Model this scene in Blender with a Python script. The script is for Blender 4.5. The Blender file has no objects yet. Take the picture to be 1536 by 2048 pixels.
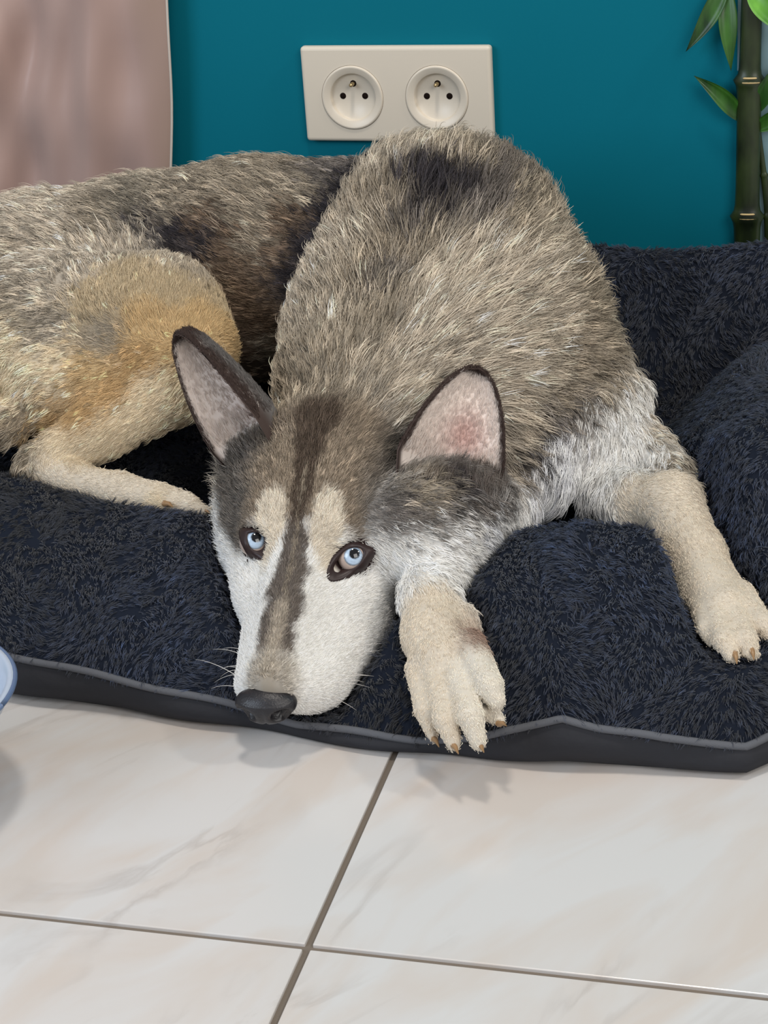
import bpy, math, random
import numpy as np
from mathutils import Vector, Matrix
from mathutils.bvhtree import BVHTree
SC = bpy.context.scene
COL = SC.collection
rng = np.random.default_rng(7)

# ------------------------------------------------------------------ camera, world, lights, exposure
FPX = 3800.0
CAM = np.array([0.4397, -1.4711, 0.6145])
def cam_axes(p, y, r):
    p, y, r = [math.radians(a) for a in (p, y, r)]
    F = np.array([math.sin(y)*math.cos(p), math.cos(y)*math.cos(p), -math.sin(p)])
    Rt = np.array([math.cos(y), -math.sin(y), 0.0])
    D = -np.cross(Rt, F)
    return math.cos(r)*Rt + math.sin(r)*D, -math.sin(r)*Rt + math.cos(r)*D, F
RX, DN, FW = cam_axes(25.0, -17.8776, 3.9584)
cd = bpy.data.cameras.new('camera')
cam = bpy.data.objects.new('camera', cd)
COL.objects.link(cam)
cam.matrix_world = Matrix(((RX[0], -DN[0], -FW[0], CAM[0]), (RX[1], -DN[1], -FW[1], CAM[1]),
                           (RX[2], -DN[2], -FW[2], CAM[2]), (0, 0, 0, 1)))
cd.sensor_fit = 'VERTICAL'
cd.sensor_height = 24.0
cd.lens = FPX/2048*24.0
cd.clip_start = 0.02
SC.camera = cam
SC.view_settings.view_transform = 'Standard'
SC.view_settings.look = 'None'
SC.view_settings.exposure = 0.15
SC.view_settings.gamma = 1.0
SC.view_settings.use_curve_mapping = False

w = bpy.data.worlds.new('world')
SC.world = w
w.use_nodes = True
w.node_tree.nodes['Background'].inputs[0].default_value = (0.86, 0.84, 0.82, 1)
w.node_tree.nodes['Background'].inputs[1].default_value = 0.42

SPOTS = ((0.18, -0.64), (2.25, -0.50))
def area(name, loc, target, size, energy, color):
    l = bpy.data.lights.new(name, 'AREA')
    l.shape = 'DISK' if size < 0.3 else 'SQUARE'
    l.size = size
    l.energy = energy
    l.color = color
    o = bpy.data.objects.new(name, l)
    COL.objects.link(o)
    o.location = loc
    o.rotation_euler = (Vector(target)-Vector(loc)).to_track_quat('-Z', 'Y').to_euler()
    return o
for lx, ly in SPOTS:
    area('ceiling_spot', (lx, ly, 2.35), (lx*.6+.05, -0.4, 0), 0.26, 15, (1.0, 0.93, 0.84))
area('window_light', (1.6, -2.1, 1.5), (0.1, -0.4, 0.1), 1.2, 23, (1.0, 0.97, 0.93))
area('window_light', (-1.2, -1.9, 1.1), (-0.1, -0.7, 0.0), 1.0, 17, (0.74, 0.86, 1.0))

# ------------------------------------------------------------------ helpers
def at(px, py, Y):
    """point of the world on the plane y = Y that stands at this pixel"""
    d = RX*((px-768)/FPX) + DN*((py-1024)/FPX) + FW
    return CAM + (Y-CAM[1])/d[1]*d
def rad(P, rpx):
    return rpx*float(np.dot(P-CAM, FW))/FPX
def lin(c):
    c = np.asarray(c, float)/255.0
    return np.where(c <= 0.04045, c/12.92, ((c+0.055)/1.055)**2.4)
def tag(o, label=None, cat=None, group=None, kind=None):
    if label: o['label'] = label
    if cat: o['category'] = cat
    if group: o['group'] = group
    if kind: o['kind'] = kind
    return o
def empty(name, loc):
    o = bpy.data.objects.new(name, None)
    COL.objects.link(o)
    o.location = loc
    o.empty_display_size = 0.02
    return o
def mesh_obj(name, V, F, mat, parent=None, smooth=True):
    me = bpy.data.meshes.new(name)
    V = np.asarray(V, float)
    if parent is not None and parent.parent is None:
        V = V - np.array(parent.location)
    elif parent is not None:
        V = V - np.array(parent.parent.location)
    me.from_pydata(V.tolist(), [], F.tolist() if isinstance(F, np.ndarray) else F)
    if smooth:
        me.polygons.foreach_set('use_smooth', [True]*len(me.polygons))
    if mat: 
        me.materials.append(mat)
    me.update()
    o = bpy.data.objects.new(name, me)
    COL.objects.link(o)
    if parent is not None:
        o.parent = parent
    return o
def new_mat(name, color=(200, 200, 200), rough=0.5, spec=0.5, metal=0.0):
    m = bpy.data.materials.new(name)
    m.use_nodes = True
    b = m.node_tree.nodes['Principled BSDF']
    b.inputs['Base Color'].default_value = (*lin(color), 1)
    b.inputs['Roughness'].default_value = rough
    b.inputs['Specular IOR Level'].default_value = spec
    b.inputs['Metallic'].default_value = metal
    return m
def N(m, t, **kw):
    n = m.node_tree.nodes.new(t)
    for k, v in kw.items():
        setattr(n, k, v)
    return n
def L(m, a, b):
    m.node_tree.links.new(a, b)
def bsdf(m):
    return m.node_tree.nodes['Principled BSDF']
def noise_bump(m, scale, strength, dist=0.001, detail=3):
    tc = N(m, 'ShaderNodeTexCoord'); n = N(m, 'ShaderNodeTexNoise'); b = N(m, 'ShaderNodeBump')
    n.inputs['Scale'].default_value = scale; n.inputs['Detail'].default_value = detail
    b.inputs['Strength'].default_value = strength; b.inputs['Distance'].default_value = dist
    L(m, tc.outputs['Object'], n.inputs['Vector']); L(m, n.outputs[0], b.inputs['Height'])
    L(m, b.outputs[0], bsdf(m).inputs['Normal'])
    return n
def attr_mat(name, rough, spec, attr='coat'):
    m = new_mat(name, rough=rough, spec=spec)
    a = N(m, 'ShaderNodeAttribute', attribute_name=attr)
    L(m, a.outputs['Color'], bsdf(m).inputs['Base Color'])
    return m
def set_cols(me, C, name='coat'):
    a = me.attributes.new(name, 'FLOAT_COLOR', 'POINT')
    a.data.foreach_set('color', np.hstack([C, np.ones((len(C), 1))]).astype(np.float32).ravel())
def smoothstep(a, b, x):
    t = np.clip((x-a)/(b-a), 0, 1)
    return t*t*(3-2*t)
def grid_faces(nu, nv, closed_u=False, closed_v=False):
    F = []
    for i in range(nu if closed_u else nu-1):
        for j in range(nv if closed_v else nv-1):
            F.append((i*nv+j, ((i+1) % nu)*nv+j, ((i+1) % nu)*nv+(j+1) % nv, i*nv+(j+1) % nv))
    return F
def tube(P, r, n=10, caps=True):
    """mesh of a tube along the points P with radii r"""
    P = np.asarray(P, float); m = len(P); r = np.broadcast_to(np.asarray(r, float), (m,))
    T = np.gradient(P, axis=0); T /= np.linalg.norm(T, axis=1)[:, None]+1e-12
    ref = np.array([0, 0, 1.0]) if abs(T[0][2]) < 0.9 else np.array([1.0, 0, 0])
    V = []
    for i in range(m):
        a = np.cross(T[i], ref); a /= np.linalg.norm(a)
        b = np.cross(a, T[i]); ref = b
        for k in range(n):
            t = 2*math.pi*k/n
            V.append(P[i]+r[i]*(math.cos(t)*a+math.sin(t)*b))
    F = grid_faces(m, n, closed_v=True)
    if caps:
        F.append(tuple(range(n))[::-1]); F.append(tuple((m-1)*n+k for k in range(n)))
    return np.array(V), F
def rounded_box(x0, x1, y0, y1, z0, z1, bev, seg=3):
    import bmesh
    bm = bmesh.new()
    bmesh.ops.create_cube(bm, size=1.0)
    for v in bm.verts:
        v.co = ((x0+x1)/2+v.co.x*(x1-x0), (y0+y1)/2+v.co.y*(y1-y0), (z0+z1)/2+v.co.z*(z1-z0))
    bmesh.ops.bevel(bm, geom=bm.edges[:], offset=bev, segments=seg, affect='EDGES', profile=0.5)
    bm.verts.ensure_lookup_table()
    V = np.array([v.co[:] for v in bm.verts]); F = [tuple(v.index for v in f.verts) for f in bm.faces]
    bm.free()
    return V, F
def smooth_noise(P, seed, freq):
    """cheap smooth 3D noise in about [-1, 1]"""
    r = np.random.default_rng(seed)
    out = np.zeros(len(P))
    for k in range(8):
        d = r.normal(size=3); d /= np.linalg.norm(d)
        out += np.sin(P@d*freq*r.uniform(0.6, 1.6)+r.uniform(0, 6.28))
    return out/4.0
def tri_sample(V, T, n, rg, weight=None):
    A, B, C = V[T[:, 0]], V[T[:, 1]], V[T[:, 2]]
    nn = np.cross(B-A, C-A); ar = np.linalg.norm(nn, axis=1)*0.5
    p = ar.copy()
    if weight is not None:
        p = p*weight
    p /= p.sum()
    idx = rg.choice(len(T), n, p=p)
    u = rg.random(n); v = rg.random(n); f = u+v > 1
    u[f] = 1-u[f]; v[f] = 1-v[f]
    P = A[idx]+(B[idx]-A[idx])*u[:, None]+(C[idx]-A[idx])*v[:, None]
    return P, idx, u, v
def unit(v):
    return v/(np.linalg.norm(v, axis=-1, keepdims=True)+1e-12)
def hair_object(name, pts, radii, cols, mat, parent):
    """pts (n, k, 3); radii (n, k); cols (n, k, 3)"""
    n, k, _ = pts.shape
    hc = bpy.data.hair_curves.new(name)
    hc.add_curves([k]*n)
    pts = pts - np.array(parent.location if parent.parent is None else parent.parent.location)
    hc.attributes['position'].data.foreach_set('vector', pts.astype(np.float32).ravel())
    ra = hc.attributes.get('radius') or hc.attributes.new('radius', 'FLOAT', 'POINT')
    ra.data.foreach_set('value', radii.astype(np.float32).ravel())
    ca = hc.attributes.new('coat', 'FLOAT_COLOR', 'POINT')
    ca.data.foreach_set('color', np.concatenate([cols, np.ones((n, k, 1))], axis=2).astype(np.float32).ravel())
    hc.materials.append(mat)
    o = bpy.data.objects.new(name, hc)
    COL.objects.link(o)
    o.parent = parent
    tag(o, kind='stuff')
    return o
def make_fur(P, Nn, flow, length, col, kids, spread, clump, lift, rbase, rg, droop=0.35, root_in=0.0012, tipdark=None, k=5, colvar=0.16):
    """clumps of strands: P, Nn, flow (m,3), length (m,), col (m,3)"""
    m = len(P)
    flow = flow - np.sum(flow*Nn, 1)[:, None]*Nn
    flow = unit(flow+rg.normal(size=(m, 3))*0.14)
    side = np.cross(Nn, flow)
    cl = length*rg.uniform(0.7, 1.25, m)
    pale_ = smoothstep(0.50, 0.72, col.mean(1))
    cbright = np.exp(rg.normal(size=m)*colvar*(1-0.7*pale_))
    r1 = np.repeat(np.arange(m), kids)
    n = len(r1)
    spr = np.broadcast_to(spread, (m,))[r1]
    a = rg.normal(size=n)*spr; b = rg.normal(size=n)*spr
    root = P[r1]+side[r1]*a[:, None]+flow[r1]*b[:, None]-Nn[r1]*root_in
    Ls = cl[r1]*rg.uniform(0.75, 1.1, n)
    lf = (np.broadcast_to(lift, (m,))[r1])*rg.uniform(0.7, 1.3, n)
    d = unit(flow[r1]+Nn[r1]*lf[:, None]+rg.normal(size=(n, 3))*0.10)
    t = np.linspace(0, 1, k)
    pts = np.zeros((n, k, 3))
    ctip = (P[r1]+d*Ls[:, None])
    for i in range(k):
        s = t[i]
        dirn = unit(d+Nn[r1]*(0.5*(1-s)-droop*s*0.6)[..., None] if False else d+Nn[r1]*(0.35*(1-s)-droop*s))
        p = root+dirn*(Ls*s)[:, None]
        cen = P[r1]+dirn*(Ls*s)[:, None]
        pts[:, i] = p+(cen-p)*(clump*s)
    radii = rbase*np.array([1.0, 0.95, 0.8, 0.55, 0.15])[None, :k]*rg.uniform(0.8, 1.2, n)[:, None]
    c = col[r1]*cbright[r1][:, None]*np.exp(rg.normal(size=n)*0.10)[:, None]
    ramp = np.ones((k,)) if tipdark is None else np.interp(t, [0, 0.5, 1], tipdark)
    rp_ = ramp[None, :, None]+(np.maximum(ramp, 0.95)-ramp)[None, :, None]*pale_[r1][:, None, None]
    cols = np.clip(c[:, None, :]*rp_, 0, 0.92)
    return pts, radii, cols

# ------------------------------------------------------------------ the setting
# wall
m_wall = new_mat('teal_wall_paint', (0, 106, 125), 0.75, 0.12)
noise_bump(m_wall, 420, 0.10, 0.0005)
V, F = rounded_box(-1.6, 1.8, 0.0, 0.12, 0.0, 2.4, 0.001, 1)
wall = mesh_obj('wall_back', V, F, m_wall, smooth=False); tag(wall, kind='structure')

# floor: grout bed and single tiles
m_grout = new_mat('grout', (118, 108, 98), 0.9, 0.2)
noise_bump(m_grout, 900, 0.4, 0.0006)
V, F = rounded_box(-1.6, 1.8, -2.6, 0.12, -0.05, -0.0016, 0.0005, 1)
floor = mesh_obj('floor', V, F, m_grout, smooth=False); tag(floor, kind='structure')
m_tile = new_mat('marble_tile', (214, 208, 200), 0.16, 0.5)
def build_tile_mat(m):
    tc = N(m, 'ShaderNodeNewGeometry')
    mr_ = N(m, 'ShaderNodeMapping'); mr_.inputs['Rotation'].default_value = (0, 0, math.radians(-62))
    mp = N(m, 'ShaderNodeMapping'); mp.inputs['Scale'].default_value = (0.9, 2.6, 1)
    L(m, tc.outputs['Position'], mr_.inputs['Vector']); L(m, mr_.outputs[0], mp.inputs['Vector'])
    n1 = N(m, 'ShaderNodeTexNoise'); n1.inputs['Scale'].default_value = 7; n1.inputs['Detail'].default_value = 5; n1.inputs['Distortion'].default_value = 0.6
    n2 = N(m, 'ShaderNodeTexNoise'); n2.inputs['Scale'].default_value = 4.0; n2.inputs['Detail'].default_value = 7; n2.inputs['Distortion'].default_value = 1.6
    n3 = N(m, 'ShaderNodeTexNoise'); n3.inputs['Scale'].default_value = 6.0; n3.inputs['Detail'].default_value = 2
    for n in (n1, n2, n3): L(m, mp.outputs[0], n.inputs['Vector'])
    r1 = N(m, 'ShaderNodeValToRGB')
    r1.color_ramp.elements[0].position = 0.36; r1.color_ramp.elements[0].color = (*lin((203, 194, 187)), 1)
    r1.color_ramp.elements[1].position = 0.56; r1.color_ramp.elements[1].color = (*lin((207, 205, 204)), 1)
    L(m, n1.outputs[0], r1.inputs[0])
    # veins: thin lines where the noise crosses the middle
    s = N(m, 'ShaderNodeMath', operation='SUBTRACT'); s.inputs[1].default_value = 0.5; L(m, n2.outputs[0], s.inputs[0])
    ab = N(m, 'ShaderNodeMath', operation='ABSOLUTE'); L(m, s.outputs[0], ab.inputs[0])
    mr = N(m, 'ShaderNodeMapRange'); mr.inputs['From Min'].default_value = 0.0; mr.inputs['From Max'].default_value = 0.035
    mr.inputs['To Min'].default_value = 1.0; mr.inputs['To Max'].default_value = 0.0; L(m, ab.outputs[0], mr.inputs['Value'])
    mr2 = N(m, 'ShaderNodeMapRange'); mr2.inputs['From Min'].default_value = 0.50; mr2.inputs['From Max'].default_value = 0.66; L(m, n3.outputs[0], mr2.inputs['Value'])
    mu = N(m, 'ShaderNodeMath', operation='MULTIPLY'); L(m, mr.outputs[0], mu.inputs[0]); L(m, mr2.outputs[0], mu.inputs[1])
    mu2 = N(m, 'ShaderNodeMath', operation='MULTIPLY'); mu2.inputs[1].default_value = 0.30; L(m, mu.outputs[0], mu2.inputs[0])
    mx = N(m, 'ShaderNodeMix', data_type='RGBA'); L(m, mu2.outputs[0], mx.inputs[0]); L(m, r1.outputs[0], mx.inputs[6])
    mx.inputs[7].default_value = (*lin((150, 138, 130)), 1)
    L(m, mx.outputs[2], bsdf(m).inputs['Base Color'])
build_tile_mat(m_tile)
TS, GAP = 0.333, 0.0042
V, F = rounded_box(-TS/2+GAP/2, TS/2-GAP/2, -TS/2+GAP/2, TS/2-GAP/2, -0.008, 0.0, 0.0006, 2)
tile_me = None; cut_me = None
ang = math.radians(2.0)
for i in range(-4, 5):
    for j in range(-4, 3):
        cx = 0.1437+(i+0.5)*TS*math.cos(ang)-(j+0.5)*TS*math.sin(ang)
        cy = -0.732+(i+0.5)*TS*math.sin(ang)+(j+0.5)*TS*math.cos(ang)
        if not (-1.45 < cx < 1.65 and -2.4 < cy < 0.16):
            continue
        if cy > -0.1:                     # row cut along the wall
            if cut_me is None:
                Vc, Fc = rounded_box(-TS/2+GAP/2, TS/2-GAP/2, -TS/2+GAP/2, -TS/2+.12, -0.008, 0.0, 0.0006, 2)
                o = mesh_obj('tile', Vc, Fc, m_tile, smooth=False); cut_me = o.data
            else:
                o = bpy.data.objects.new('tile', cut_me); COL.objects.link(o)
            o.parent = floor
            o.location = (cx, cy, 0.0005); o.rotation_euler = (0, 0, ang)
            continue
        if tile_me is None:
            o = mesh_obj('tile', V, F, m_tile, smooth=False); tile_me = o.data
        else:
            o = bpy.data.objects.new('tile', tile_me); COL.objects.link(o)
        o.parent = floor
        o.location = (cx, cy, 0.0005); o.rotation_euler = (0, 0, ang)

# ------------------------------------------------------------------ dog: signed distance field
VOX = 0.0026
G0 = np.array([-0.46, -0.645, 0.003]); G1 = np.array([0.42, -0.012, 0.33])
GN = np.ceil((G1-G0)/VOX).astype(int)+1
D = np.full(GN, 0.06, np.float32)
gx = G0[0]+np.arange(GN[0])*VOX; gy = G0[1]+np.arange(GN[1])*VOX; gz = G0[2]+np.arange(GN[2])*VOX
def apply_sdf(fn, lo, hi, k, sub=False):
    pad = 0.02+k
    a = np.clip(((np.asarray(lo)-pad-G0)/VOX).astype(int), 0, GN-1)
    b = np.clip(((np.asarray(hi)+pad-G0)/VOX).astype(int)+1, 1, GN)
    if np.any(b <= a): return
    sl = tuple(slice(a[i], b[i]) for i in range(3))
    X, Y, Z = np.meshgrid(gx[sl[0]], gy[sl[1]], gz[sl[2]], indexing='ij')
    d = fn(X, Y, Z).astype(np.float32)
    o = D[sl]
    if sub:
        d = -d
        h = np.maximum(k-np.abs(o-d), 0)/k
        D[sl] = np.maximum(o, d)+h*h*k*0.25
    else:
        h = np.maximum(k-np.abs(o-d), 0)/k
        D[sl] = np.minimum(o, d)-h*h*k*0.25
def cone(A, ra, B, rb, k=0.01, sub=False):
    A = np.asarray(A, float); B = np.asarray(B, float)
    BA = B-A; L2 = max(float(BA@BA), 1e-10)
    def fn(X, Y, Z):
        t = np.clip(((X-A[0])*BA[0]+(Y-A[1])*BA[1]+(Z-A[2])*BA[2])/L2, 0, 1)
        return np.sqrt((X-A[0]-t*BA[0])**2+(Y-A[1]-t*BA[1])**2+(Z-A[2]-t*BA[2])**2)-(ra+(rb-ra)*t)
    rr = max(ra, rb)
    apply_sdf(fn, np.minimum(A, B)-rr, np.maximum(A, B)+rr, k, sub)
def chain(pts, k=0.01):
    Q = []
    for px, py, Y, rp in pts:
        P = at(px, py, Y); Q.append((P, rad(P, rp)))
    if len(Q) == 1:
        cone(Q[0][0], Q[0][1], Q[0][0]+1e-4, Q[0][1], k)
    for a, b in zip(Q[:-1], Q[1:]):
        cone(a[0], a[1], b[0], b[1], k)
def ellipsoid_local(c, r, R, T, s, k, sub=False):
    """ellipsoid given in a local frame (R columns = axes, T origin, s scale)"""
    c = np.asarray(c, float); r = np.asarray(r, float)
    W = R@(c*s)+T; rm = max(r)*s
    def fn(X, Y, Z):
        q = np.stack([X-T[0], Y-T[1], Z-T[2]], -1)@R/s-c
        k0 = np.linalg.norm(q/r, axis=-1); k1 = np.linalg.norm(q/(r*r), axis=-1)
        return k0*(k0-1)/(k1+1e-9)*s
    apply_sdf(fn, W-rm, W+rm, k, sub)
HEAD = dict(e=(-0.175, 0.015, 3.218), s=0.96, T=(0.0615, -0.4720, 0.0965))
def rot(e):
    from math import sin, cos
    a, b, c = e
    Rx = np.array([[1, 0, 0], [0, cos(a), -sin(a)], [0, sin(a), cos(a)]])
    Ry = np.array([[cos(b), 0, sin(b)], [0, 1, 0], [-sin(b), 0, cos(b)]])
    Rz = np.array([[cos(c), -sin(c), 0], [sin(c), cos(c), 0], [0, 0, 1]])
    return Rz@Ry@Rx
HR = rot(HEAD['e']); HS = HEAD['s']; HT = np.array(HEAD['T'])
def H(x, y, z):
    return HR@(np.array([x, y, z], float)*HS)+HT
def to_head(P):
    return (P-HT)@HR/HS

# trunk and rump
chain([(-110, 650, -.22, 195), (90, 605, -.17, 205), (300, 565, -.145, 200), (500, 540, -.14, 205), (720, 545, -.145, 220)], 0.02)
# tail lying beside the rump, low at the far left
chain([(-190, 760, -.27, 90), (-60, 835, -.33, 62), (15, 850, -.345, 42)], 0.015)
# thigh, knee, shank
chain([(110, 690, -.25, 185), (310, 660, -.265, 150), (365, 700, -.28, 105)], 0.007)
chain([(365, 700, -.28, 105), (345, 760, -.31, 85)], 0.01)
chain([(150, 770, -.30, 130), (330, 750, -.30, 100)], 0.012)
chain([(350, 775, -.325, 72), (200, 860, -.35, 58), (90, 915, -.37, 38)], 0.01)
# hind foot
chain([(62, 930, -.375, 26), (140, 955, -.38, 32), (240, 983, -.385, 34), (320, 998, -.39, 32)], 0.008)
chain([(320, 1000, -.39, 28), (380, 1012, -.393, 20), (408, 1022, -.395, 11)], 0.004)
chain([(310, 990, -.385, 22), (370, 1000, -.388, 18)], 0.003)
# withers, shoulder and neck
chain([(900, 505, -.18, 225), (985, 640, -.225, 215), (940, 790, -.28, 210)], 0.008)
chain([(820, 420, -.16, 135), (900, 505, -.18, 215)], 0.01)
chain([(800, 500, -.18, 165), (760, 670, -.25, 190), (700, 770, -.31, 150)], 0.008)
chain([(880, 740, -.29, 180), (800, 840, -.335, 150)], 0.03)
# chest and shoulder points
chain([(1165, 850, -.28, 95), (1090, 940, -.315, 72)], 0.015)
chain([(1000, 900, -.32, 120), (1060, 960, -.33, 62)], 0.02)
chain([(1120, 700, -.24, 120), (1235, 800, -.255, 55), (1225, 920, -.29, 62)], 0.012)
chain([(1290, 870, -.27, 34), (1345, 950, -.31, 40)], 0.012)
# foreleg at the right
chain([(1200, 975, -.315, 50), (1270, 1000, -.325, 52), (1345, 1005, -.345, 56), (1392, 1110, -.39, 56), (1425, 1190, -.425, 62)], 0.008)
chain([(1270, 1040, -.33, 45), (1312, 1085, -.345, 32)], 0.008)
chain([(1425, 1190, -.425, 60), (1452, 1222, -.448, 54)], 0.006)
for t in ([(1400, 1205, -.442, 24), (1412, 1258, -.472, 18), (1424, 1284, -.480, 13)],
          [(1425, 1205, -.446, 28), (1449, 1282, -.487, 23), (1463, 1312, -.495, 16)],
          [(1460, 1200, -.442, 28), (1492, 1280, -.484, 23), (1503, 1308, -.490, 16)],
          [(1482, 1185, -.430, 26), (1526, 1245, -.466, 20), (1532, 1268, -.472, 13)]):
    chain(t, 0.0022)
# foreleg under the chin
chain([(1010, 1020, -.36, 62), (930, 1090, -.42, 52), (858, 1190, -.478, 54), (868, 1270, -.505, 60), (890, 1322, -.524, 64)], 0.008)
chain([(890, 1322, -.522, 60), (912, 1375, -.540, 46)], 0.006)
TOES_L = [[(836, 1335, -.528, 26), (849, 1420, -.562, 21), (866, 1474, -.572, 12)],
          [(868, 1335, -.533, 28), (890, 1440, -.575, 24), (908, 1488, -.582, 16)],
          [(910, 1330, -.533, 31), (940, 1432, -.576, 27), (957, 1484, -.582, 18)],
          [(938, 1290, -.522, 34), (980, 1370, -.558, 27), (993, 1402, -.563, 19)]]
for t in TOES_L:
    chain(t, 0.0022)
chain([(975, 1425, -.560, 20), (1000, 1440, -.566, 13)], 0.003)
chain([(925, 1235, -.49, 30), (945, 1268, -.497, 19)], 0.006)
chain([(775, 1065, -.440, 72), (815, 1055, -.435, 86), (880, 1035, -.425, 88), (945, 1010, -.40, 78)], 0.02)
# head
E3 = lambda c, r, k, sub=False: ellipsoid_local(c, r, HR, HT, HS, k, sub)
def HC(a, ra, b, rb, k):
    cone(H(*a), ra*HS, H(*b), rb*HS, k)
HEAD_START = D.copy()
D[:] = 0.06
E3((0.001, -.058, -.006), (.056, .066, .044), 0.01)
HC((0, -.09, .005), .045, (0, -.13, -.005), .05, .02)
for s in (1, -1):
    HC((s*.020, -.050, .012), .024, (s*.021, -.012, .004), .018, .012)
    HC((s*.036, -.030, -.028), .026, (s*.026, .010, -.032), .022, .016)
HC((.040, -.055, -.032), .031, (.050, -.100, -.026), .038, .02)
HC((-.046, -.055, -.032), .036, (-.058, -.100, -.030), .038, .02)
for s in (1, -1):
    HC((s*.014, .030, -.042), .023, (s*.012, .082, -.046), .0180, .010)
HC((0, -.03, -.052), .032, (0, .068, -.062), .015, .012)
# the flew on the side that rests on the foreleg hangs wider
HC((-.030, .005, -.055), .026, (-.020, .066, -.054), .020, .014)
HC((0, .000, -.014), .024, (0, .090, -.034), .0165, .012)
HC((0, -.01, -.002), .014, (0, .094, -.027), .0105, .010)
ER = 0.0098
def ray(px, py):
    return unit(RX*((px-768)/FPX)+DN*((py-1024)/FPX)+FW)
EYE_C = []
for (ex, ey), sd in (((706, 1114), -1), ((510, 1084), 1)):
    Hc = H(sd*.0325, .001, -.0035)
    EYE_C.append(CAM+ray(ex, ey)*np.dot(Hc-CAM, ray(ex, ey)))
for Ec in EYE_C:
    cone(Ec-ray(608, 1100)*0.003, ER+.0006, Ec-ray(608, 1100)*0.012, ER*0.9, 0.002, True)
HD = D.copy()
h = np.maximum(0.012-np.abs(HEAD_START-HD), 0)/0.012
D = np.minimum(HEAD_START, HD)-h*h*0.012*0.25
# keep the head and the foreleg beneath it apart: a tight crease
def surface_nets(D):
    s = D < 0
    nx, ny, nz = D.shape
    c = np.zeros((nx-1, ny-1, nz-1), np.uint8)
    for dx in (0, 1):
        for dy in (0, 1):
            for dz in (0, 1):
                c += s[dx:nx-1+dx, dy:ny-1+dy, dz:nz-1+dz]
    act = (c > 0) & (c < 8)
    idx = -np.ones(act.shape, np.int64)
    I, J, K = np.nonzero(act)
    idx[I, J, K] = np.arange(len(I))
    acc = np.zeros((len(I), 3)); cnt = np.zeros(len(I))
    cor = [(a, b, g) for a in (0, 1) for b in (0, 1) for g in (0, 1)]
    for p in cor:
        for ax in range(3):
            if p[ax]: continue
            q = list(p); q[ax] = 1
            d0 = D[I+p[0], J+p[1], K+p[2]].astype(float); d1 = D[I+q[0], J+q[1], K+q[2]].astype(float)
            m = (d0 < 0) != (d1 < 0)
            t = np.where(m, d0/(d0-d1+1e-20), 0)
            pos = np.tile(np.array(p, float), (len(I), 1)); pos[:, ax] += t
            acc[m] += pos[m]; cnt[m] += 1
    V = acc/cnt[:, None]+np.stack([I, J, K], 1)
    V = V*VOX+G0
    quads = []
    # x edges
    def emit(ax, s0, s1):
        A = s0 != s1
        return A
    x = s[:-1, 1:-1, 1:-1] != s[1:, 1:-1, 1:-1]
    i, j, k = np.nonzero(x); j += 1; k += 1
    q = np.stack([idx[i, j-1, k-1], idx[i, j, k-1], idx[i, j, k], idx[i, j-1, k]], 1)
    f = ~s[i, j, k]; q[f] = q[f][:, ::-1]; quads.append(q)
    y = s[1:-1, :-1, 1:-1] != s[1:-1, 1:, 1:-1]
    i, j, k = np.nonzero(y); i += 1; k += 1
    q = np.stack([idx[i-1, j, k-1], idx[i-1, j, k], idx[i, j, k], idx[i, j, k-1]], 1)
    f = ~s[i, j, k]; q[f] = q[f][:, ::-1]; quads.append(q)
    z = s[1:-1, 1:-1, :-1] != s[1:-1, 1:-1, 1:]
    i, j, k = np.nonzero(z); i += 1; j += 1
    q = np.stack([idx[i-1, j-1, k], idx[i, j-1, k], idx[i, j, k], idx[i-1, j, k]], 1)
    f = ~s[i, j, k]; q[f] = q[f][:, ::-1]; quads.append(q)
    return V, np.concatenate(quads)
D[0] = np.maximum(D[0], .001); D[-1] = np.maximum(D[-1], .001); D[:, 0] = .01; D[:, -1] = .01; D[:, :, 0] = .01; D[:, :, -1] = .01
BV, BF = surface_nets(D)
# keep the largest connected surface only
def laplace(V, F, it, lam):
    e = np.concatenate([F[:, [0, 1]], F[:, [1, 2]], F[:, [2, 3]], F[:, [3, 0]]])
    for _ in range(it):
        S = np.zeros_like(V); c = np.zeros(len(V))
        for a in range(3):
            S[:, a] = np.bincount(e[:, 0], V[e[:, 1], a], len(V))+np.bincount(e[:, 1], V[e[:, 0], a], len(V))
        c = np.bincount(e[:, 0], minlength=len(V))+np.bincount(e[:, 1], minlength=len(V))
        V = V+(S/c[:, None]-V)*lam
    return V
BV = laplace(BV, BF, 1, 0.5)
BT = np.concatenate([BF[:, [0, 1, 2]], BF[:, [0, 2, 3]]])
fn = np.cross(BV[BT[:, 1]]-BV[BT[:, 0]], BV[BT[:, 2]]-BV[BT[:, 0]])
BN = np.zeros_like(BV)
for c_ in range(3):
    for a_ in range(3):
        BN[:, a_] += np.bincount(BT[:, c_], fn[:, a_], len(BV))
BN = unit(BN)
# orientation check: outward normal should point to growing distance
mid = BV+BN*0.006
ii = np.clip(((mid-G0)/VOX).round().astype(int), 0, GN-1)
if np.mean(D[ii[:, 0], ii[:, 1], ii[:, 2]]) < 0:
    BF = BF[:, ::-1]; BT = BT[:, ::-1]; BN = -BN
print('dog body verts', len(BV))

# ------------------------------------------------------------------ coat: colour, flow and length known at points of the body
PAL = {'lg': (197, 185, 168), 'mg': (160, 148, 131), 'dg': (112, 105, 100), 'bk': (54, 51, 55), 'br': (116, 98, 82),
       'tn': (206, 178, 134), 'dt': (190, 158, 114), 'cr': (230, 213, 184), 'wh': (244, 242, 238), 'bw': (236, 238, 246),
       'lt': (227, 215, 197), 'gw': (180, 168, 151), 'bg': (142, 133, 119), 'gt': (194, 176, 146), 'lw': (236, 228, 214), 'pk': (150, 124, 110)}
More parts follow.
